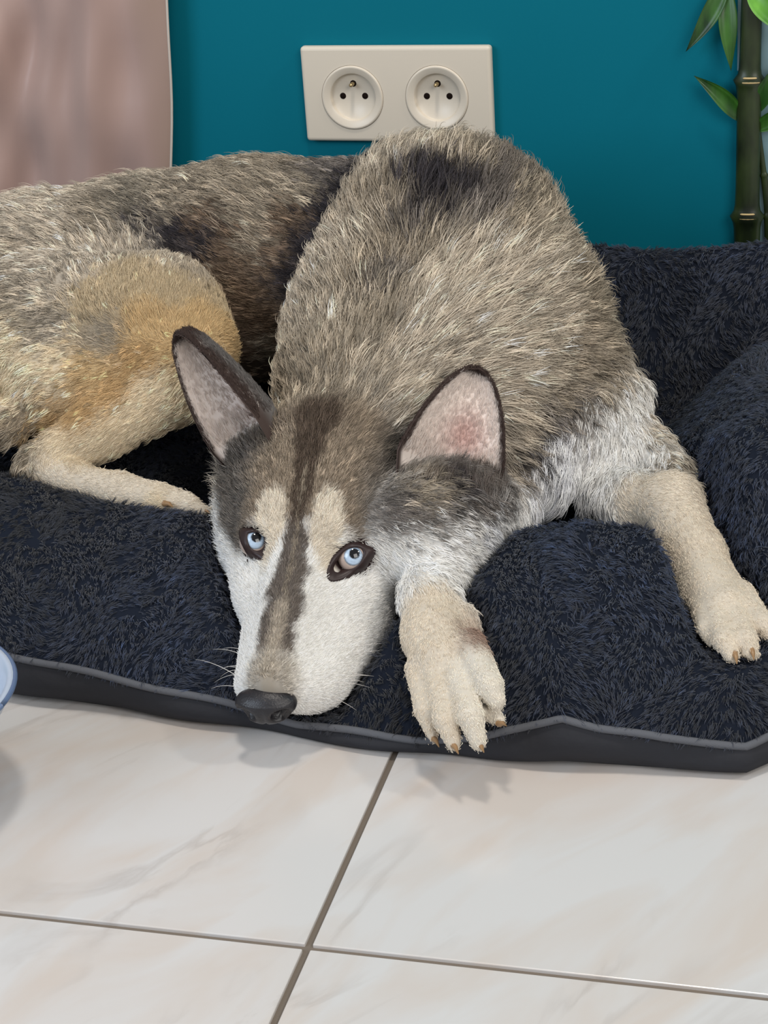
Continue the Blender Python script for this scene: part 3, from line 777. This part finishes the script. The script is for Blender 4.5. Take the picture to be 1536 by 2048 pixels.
# ears: cupped blades with a thick furry rim
m_ear = attr_mat('ear_skin', 0.75, 0.2)
def make_ear(base, axis, normal, Hh, W, depth, curl, pink, seed, eg=0.80):
    axis = unit(axis); normal = unit(normal-np.dot(normal, axis)*axis); side = np.cross(axis, normal)
    nu, nv = 41, 41
    us = np.linspace(-1, 1, nu); vs = np.linspace(-0.30, 1, nv)
    def pos(u, v, off):
        vp = np.clip(v, 0, 1.05)
        wv = W*np.sqrt(np.clip(1-vp**2.3, 0, 1))*(1-0.30*vp)*(1-0.5*np.clip(-v, 0, 1))
        th = u*curl
        sx = np.sin(th)/math.sin(curl)*wv
        dz = -(np.cos(th)-math.cos(curl))*depth*(0.25+0.75*(wv/W))
        bend = -0.008*v*v
        return base+axis*(Hh*v)[..., None]+side*sx[..., None]+normal*(dz+bend+off)[..., None]
    UU, VV_ = np.meshgrid(us, vs, indexing='ij')
    thick = 0.0022
    inn = pos(UU, VV_, 0.0).reshape(-1, 3)
    outp = pos(UU*1.05, VV_*1.02, -thick).reshape(-1, 3)
    n = nu*nv
    V = np.concatenate([inn, outp])
    Fi = grid_faces(nu, nv); Fo = [tuple(np.array(f)[::-1]+n) for f in Fi]
    F = [tuple(f) for f in Fi]+[tuple(int(a) for a in f) for f in Fo]
    def stitch(a, b):
        F.append((a[0], a[0]+n, a[1]+n, a[1])) if b else F.append((a[1], a[1]+n, a[0]+n, a[0]))
    for j in range(nv-1):
        stitch((j, j+1), True); stitch(((nu-1)*nv+j, (nu-1)*nv+j+1), False)
    for i in range(nu-1):
        stitch((i*nv, (i+1)*nv), False); stitch((i*nv+nv-1, (i+1)*nv+nv-1), True)
    u_, v_ = UU.ravel(), VV_.ravel()
    edge = np.maximum(smoothstep(eg, eg+.5*(1-eg)+.03, np.abs(u_)), smoothstep(0.90, 0.96, v_))
    pale = lin((228, 216, 208)); pk = lin((176, 118, 108)); dk = lin((72, 60, 56)); og = lin((112, 108, 106))
    pf = np.exp(-((u_-pink[0])/0.38)**2-((v_-pink[1])/0.24)**2)*pink[2]
    ci = pale*(1-pf[:, None])+pk*pf[:, None]
    ci = ci*(1-edge[:, None])+dk*edge[:, None]
    e2 = np.maximum(smoothstep(0.65, 0.9, np.abs(u_)), smoothstep(0.75, 0.93, v_))[:, None]
    co = og*(1-e2)+dk*e2
    o = mesh_obj('ear', V, F, m_ear, dog)
    set_cols(o.data, np.concatenate([ci, co]))
    # fur on the ear
    rg = np.random.default_rng(seed)
    res = []
    def strands(m, inner, rimonly):
        if rimonly:
            s_ = rg.random(m)
            u = np.where(s_ < 0.42, -1.0, np.where(s_ < 0.84, 1.0, rg.uniform(-1, 1, m))); v = np.where(s_ < 0.84, rg.random(m), 1.0)
            v = np.where(s_ < 0.84, v, 0.97)
        else:
            u = rg.uniform(-1, 1, m); v = rg.random(m)**0.9
        off = np.full(m, 0.0001 if inner else -thick-0.0001)
        P = pos(u, v, off); e = 1e-3
        du = pos(u+e, v, off)-P; dv = pos(u, np.minimum(v, .985)+e, off)-pos(u, np.minimum(v, .985), off)
        Nn = unit(np.cross(du, dv))
        sg = np.sign(np.sum(Nn*normal, 1))*(1 if inner else -1); Nn = Nn*sg[:, None]
        if rimonly:
            Nn = unit(Nn*0.3+side*(u)[:, None]*0.9+axis*0.2)
        fl = unit(dv)+side*u[:, None]*0.3
        ed = np.maximum(smoothstep(eg, eg+.5*(1-eg)+.03, np.abs(u)), smoothstep(0.89, 0.96, v))
        if rimonly:
            c = np.tile(dk, (m, 1))
        elif inner:
            pf = np.exp(-((u-pink[0])/0.38)**2-((v-pink[1])/0.24)**2)*pink[2]
            c = pale*(1-pf[:, None])+pk*pf[:, None]; c = c*(1-ed[:, None])+dk*ed[:, None]
        else:
            ed = np.maximum(smoothstep(0.6, 0.9, np.abs(u)), smoothstep(0.75, 0.95, v))
            c = og*(1-ed[:, None])+dk*ed[:, None]
        ln = np.full(m, 0.0032 if rimonly else (0.0035 if inner else 0.0040))
        if inner:
            ln = ln*(1+1.2*smoothstep(0.35, 0.0, v))
            keep = rg.random(m) > pf*0.7 if not rimonly else np.ones(m, bool)
            P, Nn, fl, ln, c = P[keep], Nn[keep], fl[keep], ln[keep], c[keep]
        res.append(make_fur(P, Nn, fl, ln, c, 4, 0.0007, 0.3, 0.25, 0.00013, rg, colvar=0.08, root_in=0.0002, droop=0.1))
    strands(2200, True, False); strands(2600, False, False); strands(2400, False, True)
    f = hair_object('ear_fur', np.concatenate([r[0] for r in res]), np.concatenate([r[1] for r in res]), np.concatenate([r[2] for r in res]), m_fur, o)
    return o
def under(px, py, d_):
    P_, n_ = cast(px, py)
    return P_+ray(px, py)*d_
bR = under(900, 935, .006); aR = RX*66-DN*205+FW*10
make_ear(bR, aR, -FW*0.92+RX*0.22-DN*0.1, 0.0660, 0.0350, 0.022, 1.15, (0.15, 0.34, 0.6), 31)
bL = under(520, 900, .010)-RX*0.017-DN*.009; aL = -RX*140-DN*200-FW*10
make_ear(bL, aL, -FW*0.60-RX*0.80, 0.0760, 0.0290, 0.036, 1.5, (0.2, 0.15, 0.3), 32, 0.90)

rg = np.random.default_rng(77)
tf = []
for base, ax_, nm_, Wd, cset in ((bR, unit(aR), unit(-FW*0.92+RX*0.22), .040, 0), (bL, unit(aL), unit(-FW*0.60-RX*0.80), .036, 1)):
    sd_ = unit(np.cross(ax_, nm_))
    rel = BV-base
    a1 = rel@sd_; a2 = rel@ax_; a3 = rel@nm_
    cand = np.nonzero((np.abs(a1) < Wd) & (a2 > -.016) & (a2 < .016) & (np.abs(a3) < .022) & (BN@(-FW) > -0.1))[0]
    if len(cand) == 0: continue
    pick = rg.choice(cand, 900)
    P = BV[pick]+rg.normal(size=(900, 3))*0.0012; Nn = BN[pick]
    cc_, _, _, _ = coat(P)
    dark = lin((84, 72, 66)); wgt = np.clip(0.55+0.3*rg.normal(size=900), 0, 1)[:, None]*0.6
    cc_ = cc_*(1-wgt)+dark*wgt
    tf.append(make_fur(P, Nn, np.tile(ax_, (900, 1))+Nn*0.2, np.full(900, .0095), cc_, 5, .0014, .5, .45, .00018, rg, colvar=0.2, root_in=0.0004, droop=0.1))
if tf:
    tu = hair_object('ear_base_fur', np.concatenate([t[0] for t in tf]), np.concatenate([t[1] for t in tf]), np.concatenate([t[2] for t in tf]), m_fur, body)

# claws of the paw that hangs over the edge and of the others
m_claw = new_mat('claw', (150, 118, 84), 0.35, 0.5)
for a, b, r0 in [((868, 1478, -.574), (878, 1494, -.583), .0018), ((906, 1490, -.584), (917, 1508, -.591), .0020), ((958, 1488, -.582), (968, 1505, -.589), .0020), ((1000, 1448, -.572), (1013, 1452, -.577), .0018),
                 ((1424, 1276, -.480), (1430, 1296, -.486), .0018), ((1470, 1310, -.497), (1474, 1328, -.503), .0018), ((1504, 1302, -.492), (1508, 1320, -.498), .0018), ((408, 1022, -.396), (420, 1027, -.398), .0014), ((332, 1008, -.400), (346, 1014, -.404), .0022)]:
    A, B = at(*a), at(*b)
    mid_ = (A+B)/2+np.array([0, 0, .0012])
    V, F = tube([A+(A-B)*0.3, A, mid_, B], [r0, r0, r0*0.7, r0*0.15], 10)
    mesh_obj('claw', V, F, m_claw, dog)
m_wh = attr_mat('whisker', 0.4, 0.4)
wr = np.random.default_rng(5); P0 = []; P1 = []
pts = []
for sd in (1, -1):
    for k_ in range(8):
        b_ = H(sd*(.026+.004*wr.random()), .055+.006*k_*.7+.004*wr.random(), -.040-.010*wr.random())
        d_ = unit(HR@np.array([sd*0.9, -0.25-0.3*wr.random(), -0.05+0.25*wr.normal()]))
        ln_ = wr.uniform(.020, .038)
        pts.append([b_+d_*ln_*t_+np.array([0, 0, -.008])*t_*t_ for t_ in np.linspace(0, 1, 6)])
pts = np.array(pts)
wk = hair_object('whiskers', pts, np.tile(np.array([.00022, .0002, .00017, .00014, .0001, .00004]), (len(pts), 1)), np.tile(lin((210, 205, 200)), (len(pts), 6, 1)), m_wh, dog)
wk['label'] = 'pale thin whiskers'

# ------------------------------------------------------------------ dog bed
def Yf(x):
    return np.interp(x, [-.6, -.14, .03, .134, .20, .30, .345, .375], [-.50, -.527, -.537, -.545, -.545, -.538, -.530, -.500])
def Zs(x):
    return np.interp(x, [-.6, -.14, -.06, .03, .075, .15, .19, .215, .24, .262, .30, .345, .38], [.034, .036, .028, .019, .012, .012, .017, .026, .036, .030, .025, .021, .024])
XL, XR = -0.62, 0.375
def bed_z(x, y):
    d = y-Yf(x)
    zr = np.interp(x, [-.6, -.15, -.05, .0, .04, .12, .17, .23, .30, .375], [.100, .096, .087, .084, .076, .076, .090, .100, .094, .088])
    zs = Zs(x)
    rise = np.sin(np.clip(d/.125, 0, 1)*math.pi/2)**0.85
    z = zs+(zr-zs)*rise
    well = 0.040
    z = np.where(d > .125, well+(zr-well)*np.exp(-((d-.125)/.040)**2), z)
    hump = 0.105*smoothstep(.20, .335, x)*smoothstep(-.12, -.20, y)*smoothstep(-.46, -.34, y)
    back = 0.131*np.exp(-((y+.060)/.045)**2)*(0.98+0.02*np.sin(x*22+0.6))
    z = np.maximum(z, well*smoothstep(.10, .13, d)+hump)
    z = np.maximum(z, well*smoothstep(.10, .13, d)+back)
    P = np.stack([x, y, x*0], -1).reshape(-1, 3)
    z = z+(smooth_noise(P, 21, 38)*0.0035+smooth_noise(P, 22, 90)*0.0014).reshape(z.shape)*np.clip(d/.03, 0, 1)
    # rounded shoulders at the back and the right end
    e = np.clip(np.minimum((np.where(x < -.19, -.054, np.where(x < -.16, -.054+.035*(x+.19)/.03, -.019))-y)/.03, (XR+0.004-x)/.045), 0, 1)
    return zs*0.8+(z-zs*0.8)*np.sqrt(np.clip(1-(1-e)**2, 0, 1))
nx_, ny_ = 330, 190
xs = np.linspace(XL, XR, nx_); ts = np.linspace(0, 1, ny_)**1.15
XX = np.repeat(xs[:, None], ny_, 1)
YB = np.where(XX < -.19, -.055, np.where(XX < -.16, -.055+.035*(XX+.19)/.03, -.020))
YY = Yf(XX)+(YB-Yf(XX))*ts[None]
ZZ = bed_z(XX, YY)
# the dog presses the plush down: underside of the dog per column
ins = D < 0
low = np.where(ins.any(2), gz[ins.argmax(2)], 9.0)
for _k in range(2):
    lp = np.pad(low, 1, mode='edge'); low = np.min([lp[a_:a_+low.shape[0], b_:b_+low.shape[1]] for a_ in range(3) for b_ in range(3)], axis=0)
ixx = np.clip(((XX-G0[0])/VOX).round().astype(int), 0, GN[0]-1); iyy = np.clip(((YY-G0[1])/VOX).round().astype(int), 0, GN[1]-1)
lowm = low[ixx, iyy]-0.003
press = np.clip(ZZ-lowm, 0, None)
press = np.where((XX < G0[0]), 0, press)
for _ in range(6):
    pb = press.copy()
    pb[1:-1, 1:-1] = (press[:-2, 1:-1]+press[2:, 1:-1]+press[1:-1, :-2]+press[1:-1, 2:]+4*press[1:-1, 1:-1])/8
    press = np.maximum(pb, press*0.999)
ZZ = np.maximum(ZZ-press, 0.006)
bed = empty('dog_bed', (0.0, -0.28, 0.0))
tag(bed, 'large dark navy plush dog bed with grey piping under the husky', 'dog bed')
TV = np.stack([XX, YY, ZZ], -1).reshape(-1, 3)
TF = grid_faces(nx_, ny_)
m_plush = new_mat('plush_backing', (26, 31, 42), 0.95, 0.1)
cover = mesh_obj('plush_cover', TV, TF, m_plush, bed)
# piping cord along the seam
m_pipe = new_mat('piping_fabric', (92, 94, 100), 0.85, 0.2)
noise_bump(m_pipe, 1500, 0.5, 0.0004)
px_ = np.linspace(XL, XR, 260)
pipe = [(x_, float(Yf(x_))-0.0015, float(Zs(x_))*0.98+0.0005+0.0010*math.sin(x_*70)) for x_ in px_]
pipe += [(XR+0.002, y_, 0.024) for y_ in np.linspace(-.47, -.03, 40)]
V, F = tube(pipe, 0.0024, 8)
po = mesh_obj('piping', V, F, m_pipe, bed); po['label'] = 'grey piping cord'
# smooth fabric base below the seam
m_base = new_mat('base_fabric', (44, 45, 50), 0.8, 0.25)
noise_bump(m_base, 60, 0.5, 0.003)
loop = [(x_, float(Yf(x_)), float(Zs(x_))) for x_ in np.linspace(XL, XR, 200)]+[(XR+.002, y_, .024) for y_ in np.linspace(-.47, -.022, 40)]+[(x_, -.022 if x_ > -.16 else -.056, .026) for x_ in np.linspace(XR, XL, 40)]
loop = np.array(loop); cen = np.array([-0.1, -0.27])
V = []
for k_, (fz, off) in enumerate([(1.0, 0.0), (0.75, 0.0035), (0.45, 0.0045), (0.2, 0.002), (0.03, -0.006), (0.03, -0.02)]):
    dirs = loop[:, :2]*0
    dirs[:200] = (0, -1); dirs[200:240] = (1, 0); dirs[240:] = (0, 0)
    fold = 0.0022*np.sin(loop[:, 0]*55+k_*0.6)*(0 < k_ < 4)
    V.append(np.column_stack([loop[:, :2]+dirs*(off+fold)[:, None] if isinstance(fold, np.ndarray) else loop[:, :2]+dirs*off, loop[:, 2]*fz]))
V = np.concatenate(V)
F = grid_faces(6, len(loop), closed_v=True)
F.append(tuple(5*len(loop)+i for i in range(len(loop))))
ba = mesh_obj('base_panel', V, F, m_base, bed)
# plush pile
rg = np.random.default_rng(41)
TT = np.array([(a, b, c) for a, b, c, d in TF]+[(a, c, d) for a, b, c, d in TF])
TTC = TV[TT].mean(1)
wv = np.where(TTC[:, 0] < -.26, 0.45, 1.0)
# nothing grows where the dog lies on it
jj = np.clip(((TTC+np.array([0, 0, .004])-G0)/VOX).round().astype(int), 0, GN-1)
wv = wv*np.where((D[jj[:, 0], jj[:, 1], jj[:, 2]] < -0.002), 0.0, 1.0)
P, idx, u, v = tri_sample(TV, TT, 78000, rg, wv)
A_, B_, C3 = TV[TT[idx, 0]], TV[TT[idx, 1]], TV[TT[idx, 2]]
Nn = unit(np.cross(B_-A_, C3-A_)); Nn *= np.sign(Nn[:, 2:3]+1e-9)
nz = smooth_noise(P, 51, 120); nz2 = smooth_noise(P, 52, 90)
fl = np.stack([nz, -0.6+nz2*0.9, 0*nz-0.4], 1)
cb = np.clip(0.5+0.5*smooth_noise(P, 53, 16), 0, 1)[:, None]
cc = lin((24, 28, 38))*(1-cb)+lin((34, 46, 70))*cb
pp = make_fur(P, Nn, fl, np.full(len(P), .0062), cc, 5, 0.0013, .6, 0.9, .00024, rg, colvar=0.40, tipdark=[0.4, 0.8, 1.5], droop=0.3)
m_pile = attr_mat('plush_pile', 0.5, 0.5)
bsdf(m_pile).inputs['Sheen Weight'].default_value = 0.3
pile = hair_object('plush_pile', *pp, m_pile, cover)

# ------------------------------------------------------------------ double wall socket
m_pl = new_mat('socket_plastic', (214, 204, 188), 0.35, 0.5)
m_hole = new_mat('socket_hole', (24, 14, 10), 0.8, 0.1)
m_pin = new_mat('earth_pin_metal', (190, 170, 130), 0.3, 0.5, 0.9)
sock = empty('wall_socket', (0.0025, 0.0, 0.2715))
tag(sock, 'cream double wall socket on the teal wall behind the dog', 'wall socket')
def lathe_y(profile, cx, cz, seg=48):
    V = []
    for r_, y_ in profile:
        for k_ in range(seg):
            t_ = 2*math.pi*k_/seg
            V.append((cx+r_*math.cos(t_), y_, cz+r_*math.sin(t_)))
    return np.array(V), grid_faces(len(profile), seg, closed_v=True)
PX0, PX1, PZ0, PZ1 = -0.0767, 0.0817, 0.2328, 0.3100
V, F = rounded_box(PX0, PX1, -0.0085, 0.0004, PZ0, PZ1, 0.0030, 4)
plate = mesh_obj('cover_plate', V, F, m_pl, sock)
SCEN = [(-0.0345, 0.2690), (0.0362, 0.2690)]
cuts = []
for cx_, cz_ in SCEN:
    V, F = lathe_y([(0, -0.02), (0.0262, -0.02), (0.0262, -0.003), (0, -0.003)], cx_, cz_, 64)
    c_ = mesh_obj('cut', V, F, None); cuts.append(c_)
    md = plate.modifiers.new('cut', 'BOOLEAN'); md.object = c_; md.operation = 'DIFFERENCE'; md.solver = 'EXACT'
dg = bpy.context.evaluated_depsgraph_get()
nm = bpy.data.meshes.new_from_object(plate.evaluated_get(dg))
plate.modifiers.clear(); old = plate.data; plate.data = nm
for c_ in cuts:
    bpy.data.objects.remove(c_)
nm.polygons.foreach_set('use_smooth', [False]*len(nm.polygons))
for cx_, cz_ in SCEN:
    prof = [(0.0260, -0.003), (0.0259, -0.0088), (0.0252, -0.0096), (0.0240, -0.0096), (0.0212, -0.0080), (0.0196, -0.0076), (0.0190, -0.0070), (0.0186, -0.0046), (0.0182, -0.0040), (0.0001, -0.0040)]
    V, F = lathe_y(prof, cx_, cz_, 64)
    so = mesh_obj('socket_insert', V, F, m_pl, sock)
    for sx_ in (-1, 1):
        V, F = lathe_y([(0.0001, -0.00425), (0.0024, -0.00425), (0.0027, -0.0039)], cx_+sx_*0.0094, cz_+0.0004, 20)
        mesh_obj('pin_hole', V, F, m_hole, so)
    V, F = lathe_y([(0.0001, -0.0042), (0.0025, -0.0042), (0.0028, -0.0039)], cx_, cz_+0.0105, 20)
    mesh_obj('earth_hole', V, F, m_hole, so)
    V, F = lathe_y([(0.0001, -0.0120), (0.0010, -0.0116), (0.0016, -0.0105), (0.0016, -0.0040)], cx_, cz_+0.0105, 20)
    mesh_obj('earth_pin', V, F, m_pin, so)

# ------------------------------------------------------------------ curtain
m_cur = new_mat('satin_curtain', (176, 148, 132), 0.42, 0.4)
bsdf(m_cur).inputs['Sheen Weight'].default_value = 0.25
tcn = N(m_cur, 'ShaderNodeTexCoord'); wn = N(m_cur, 'ShaderNodeTexNoise'); wn.inputs['Scale'].default_value = 5.0
mpn = N(m_cur, 'ShaderNodeMapping'); mpn.inputs['Scale'].default_value = (2.0, 1, 0.35); L(m_cur, tcn.outputs['Object'], mpn.inputs['Vector']); L(m_cur, mpn.outputs[0], wn.inputs['Vector'])
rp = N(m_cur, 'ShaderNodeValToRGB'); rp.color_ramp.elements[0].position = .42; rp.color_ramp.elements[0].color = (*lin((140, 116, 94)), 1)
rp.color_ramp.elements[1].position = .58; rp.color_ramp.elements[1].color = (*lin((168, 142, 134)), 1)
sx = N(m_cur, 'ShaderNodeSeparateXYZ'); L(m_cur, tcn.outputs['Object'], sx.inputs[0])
ma = N(m_cur, 'ShaderNodeMath', operation='MULTIPLY_ADD'); ma.inputs[1].default_value = -5.0; ma.inputs[2].default_value = 1.72; L(m_cur, sx.outputs[0], ma.inputs[0])  # brown to pink along X: window light through the cloth, put into its colour
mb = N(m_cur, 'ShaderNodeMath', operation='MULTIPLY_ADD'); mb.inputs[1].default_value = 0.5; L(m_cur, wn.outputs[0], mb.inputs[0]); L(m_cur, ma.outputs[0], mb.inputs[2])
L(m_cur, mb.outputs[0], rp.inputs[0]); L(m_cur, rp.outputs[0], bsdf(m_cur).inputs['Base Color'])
nx_c, nz_c = 240, 90
cu = np.linspace(0, 1, nx_c); cv = np.linspace(0, 1, nz_c)
U, W_ = np.meshgrid(cu, cv, indexing='ij')
Zc = 0.015+W_*1.5
ca, cb_ = at(333, 0, -.022), at(340, 305, -.022)
Xc = ca[0]+(Zc-ca[2])*(ca[0]-cb_[0])/(ca[2]-cb_[2])*(Zc < 0.5)+(Zc >= 0.5)*(0.5-ca[2])*(ca[0]-cb_[0])/(ca[2]-cb_[2])-U*0.70+0.0012*np.sin(W_*46)*np.exp(-U*40)
foldp = (0.012*np.sin(U*40+0.8*np.sin(W_*5))+0.005*np.sin(U*95+W_*7+1))*(0.45+0.55*smoothstep(0.0, 0.12, U))
Pn = np.stack([Xc*1.0+Zc*0.45, 0*Xc, Zc*0.8], -1).reshape(-1, 3)
cre = (smooth_noise(Pn, 61, 60)*0.0028+smooth_noise(np.stack([Xc.ravel()-0.6*Zc.ravel(), 0*Xc.ravel(), Zc.ravel()*.3], 1), 62, 110)*0.0016).reshape(Xc.shape)
cre = cre*(0.15+0.85*smoothstep(0.01, 0.10, U))
Yc = -0.022+foldp*0.75*(0.25+0.75*smoothstep(0.0, 0.10, U))+cre*2.0
fr_ = np.stack([Xc, Yc, Zc], -1).reshape(-1, 3)
bk_ = fr_+np.array([0, 0.0012, 0])
F = grid_faces(nx_c, nz_c); nn_ = nx_c*nz_c
F = [tuple(f[::-1]) for f in F]+[tuple(a+nn_ for a in f) for f in F]
cur = empty('curtain', (-0.5, -0.03, 0.015)); tag(cur, 'pinkish taupe satin curtain hanging at the left of the teal wall', 'curtain')
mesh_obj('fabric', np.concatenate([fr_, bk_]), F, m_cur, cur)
m_hem = new_mat('hem_thread', (196, 186, 176), 0.7, 0.3)
hem = fr_.reshape(nx_c, nz_c, 3)[0]+np.array([0.0006, 0, 0])
V, F = tube(hem, 0.0011, 6)
hm = mesh_obj('hem', V, F, m_hem, cur); hm['label'] = 'pale stitched edge'

# ------------------------------------------------------------------ bamboo decoration on the wall
bam = empty('bamboo_decoration', (0.285, -0.01, 0.12)); tag(bam, 'dark green bamboo stalk with pointed leaves on the wall behind the bed', 'bamboo')
m_back = new_mat('decal_film', (118, 150, 160), 0.25, 0.5)
m_stalk = new_mat('bamboo_stalk', (40, 58, 28), 0.35, 0.5)
def stalk_mat(m, c0, c1, sc):
    tc = N(m, 'ShaderNodeTexCoord'); mp = N(m, 'ShaderNodeMapping'); mp.inputs['Scale'].default_value = sc
    nz_ = N(m, 'ShaderNodeTexNoise'); nz_.inputs['Scale'].default_value = 60; nz_.inputs['Detail'].default_value = 4
    r_ = N(m, 'ShaderNodeValToRGB'); r_.color_ramp.elements[0].position = .35; r_.color_ramp.elements[1].position = .65
    r_.color_ramp.elements[0].color = (*lin(c0), 1); r_.color_ramp.elements[1].color = (*lin(c1), 1)
    L(m, tc.outputs['Object'], mp.inputs[0]); L(m, mp.outputs[0], nz_.inputs['Vector']); L(m, nz_.outputs[0], r_.inputs[0]); L(m, r_.outputs[0], bsdf(m).inputs['Base Color'])
stalk_mat(m_stalk, (14, 24, 10), (44, 58, 26), (1, 1, .4))
m_leaf = new_mat('bamboo_leaf', (50, 110, 40), 0.35, 0.5); stalk_mat(m_leaf, (12, 46, 14), (56, 104, 34), (1.2, 1, .35))
m_leaf2 = new_mat('bamboo_leaf_bright', (80, 150, 40), 0.35, 0.5); stalk_mat(m_leaf2, (66, 128, 34), (110, 176, 60), (1, 1, .5))
m_node = new_mat('bamboo_node_ring', (196, 172, 122), 0.4, 0.5)
poly = [at(1484, -900, -.001), at(1475, 140, -.001), at(1492, 152, -.001), at(1492, 520, -.001), at(1680, 520, -.001), at(1686, -900, -.001)]
V = np.array(poly+[p-np.array([0, .0015, 0]) for p in poly]); F = [tuple(range(6)), tuple(range(11, 5, -1))]+[(i, (i+1) % 6, (i+1) % 6+6, i+6) for i in range(6)]
bk2 = mesh_obj('backing_film', V, F, m_back, bam, smooth=False); bk2['label'] = 'pale grey blue film'
def stalk(pxs, rr, YS, nodes, name='stalk'):
    P = []; R_ = []
    for (x0_, y0_), (x1_, y1_), r0_ in zip(pxs[:-1], pxs[1:], rr):
        for t_ in np.linspace(0, 1, 24, endpoint=False):
            p = at(x0_+(x1_-x0_)*t_, y0_+(y1_-y0_)*t_, YS)
            e = min(t_, 1-t_)
            P.append(p); R_.append(r0_*(1+0.28*math.exp(-(e/0.035)**2)+0.07*math.exp(-(e/0.15)**2)))
    V, F = tube(P, R_, 24)
    V[:, 1] = YS+(V[:, 1]-YS)*0.6
    s_ = mesh_obj(name, V, F, m_stalk, bam)
    return s_
YS = -.009
st = stalk([(1530, -840), (1522, -480), (1508, -130), (1499, 160), (1494, 432), (1493, 705)], [.0070, .0074, .0080, .0092, .0100], YS, None)
for nx0, ny0, nr in ((1499, 157, .0110), (1494, 428, .0118)):
    for dy_, ln_, o_ in ((-4, .5, .1), (5, .72, .2)):
        c0_ = at(nx0, ny0+dy_, YS)
        P = [c0_+np.array([nr*math.sin(a_), -nr*0.62*math.cos(a_), 0]) for a_ in np.linspace(-ln_+o_, ln_+o_, 12)]
        V, F = tube(P, [0.0002]+[0.0008]*10+[0.0002], 6)
        mesh_obj('node_ring', V, F, m_node, st)
stalk([(1516, 262), (1528, 350), (1536, 430), (1538, 640)], [.0022, .0026, .0030], -.006, None, 'twig')
def leaf(base, tip, wpx, mat, bend=0.0, Y0=-.008, curv=0.0):
    A, B = at(*base, Y0), at(*tip, Y0-0.006)
    ax = B-A; Lh = np.linalg.norm(ax); ax /= Lh; sd = unit(np.cross(ax, np.array([0, 1.0, 0]))); nrm = np.cross(sd, ax)
    nrm = nrm if nrm[1] < 0 else -nrm
    wd = rad(A, wpx)
    n1_, n2_ = 26, 9
    V = []
    for lay in (0, -0.0007):
        for i in range(n1_):
            t_ = i/(n1_-1); w_ = wd*(math.sin(math.pi*min(1, t_*0.92+0.08)**0.8))*(1-0.15*t_)
            w_ = max(w_, 1e-5)
            c_ = A+ax*Lh*t_+sd*curv*math.sin(math.pi*t_)+nrm*bend*math.sin(math.pi*t_)
            for j in range(n2_):
                q_ = -1+2*j/(n2_-1)
                V.append(c_+sd*w_*q_+nrm*(0.22*w_*abs(q_)+lay+0.0003*math.cos(q_*9)))
    n_ = n1_*n2_
    F = grid_faces(n1_, n2_); F = F+[tuple(a+n_ for a in f[::-1]) for f in F]
    for i in range(n1_-1):
        F.append((i*n2_, (i+1)*n2_, (i+1)*n2_+n_, i*n2_+n_)); F.append((i*n2_+8, i*n2_+8+n_, (i+1)*n2_+8+n_, (i+1)*n2_+8))
    return mesh_obj('leaf', np.array(V), F, mat, bam)
leaf((1452, -35), (1371, 104), 20, m_leaf, .003, curv=.002)
leaf((1454, -20), (1462, 142), 20, m_leaf, .003)
leaf((1484, 238), (1388, 152), 19, m_leaf, .002, curv=-.003)
leaf((1500, -30), (1580, 75), 26, m_leaf2, .004, Y0=-.018)
leaf((1515, -400), (1410, -300), 20, m_leaf, .002)
leaf((1524, -420), (1620, -330), 20, m_leaf, .002)
leaf((1512, 222), (1560, 120), 18, m_leaf, .002)
leaf((1512, 258), (1600, 205), 18, m_leaf, .002)

# ------------------------------------------------------------------ raised feeding bowl at the left edge
m_bowl = new_mat('enamel_bowl', (176, 188, 206), 0.22, 0.5)
m_bowl2 = new_mat('bowl_rim', (92, 112, 146), 0.3, 0.5)
m_st = new_mat('stand_metal', (70, 72, 78), 0.4, 0.5, 0.6)
bc = at(-232, 1388, -.655)
def lathe_z(profile, c, seg=64):
    V = []
    for r_, z_ in profile:
        for k_ in range(seg):
            t_ = 2*math.pi*k_/seg
            V.append((c[0]+r_*math.cos(t_), c[1]+r_*math.sin(t_), z_))
    return np.array(V), grid_faces(len(profile), seg, closed_v=True)
zb = float(bc[2]); RB = 0.0755
print('bowl', bc)
bowl = empty('feeding_bowl', (bc[0], bc[1], zb-.035)); tag(bowl, 'pale blue grey round bowl raised on a stand at the left edge', 'bowl')
V, F = lathe_z([(0.0001, zb-.035), (.045, zb-.035), (.058, zb-.028), (.068, zb-.012), (.072, zb-.001), (.0745, zb), (.0735, zb+.0015), (.070, zb+.001), (.066, zb-.010), (.056, zb-.024), (.04, zb-.031), (.0001, zb-.032)], bc)
mesh_obj('bowl_body', V, F, m_bowl, bowl)
P = [(bc[0]+.0745*math.cos(t_), bc[1]+.0745*math.sin(t_), zb) for t_ in np.linspace(0, 2*math.pi, 80)]
V, F = tube(P, 0.0016, 8)
rm = mesh_obj('rim', V, F, m_bowl2, bowl); rm['label'] = 'blue grey rim'
stn = empty('bowl_stand', (bc[0], bc[1], 0)); tag(stn, 'dark metal stand under the pale bowl at the left edge', 'bowl stand')
V, F = lathe_z([(0.0001, 0.0), (.05, 0.0), (.05, .004), (.012, .010), (.008, .02), (.008, zb-.045), (.03, zb-.038), (.03, zb-.0352), (.0001, zb-.0352)], bc)
mesh_obj('pedestal', V, F, m_st, stn)
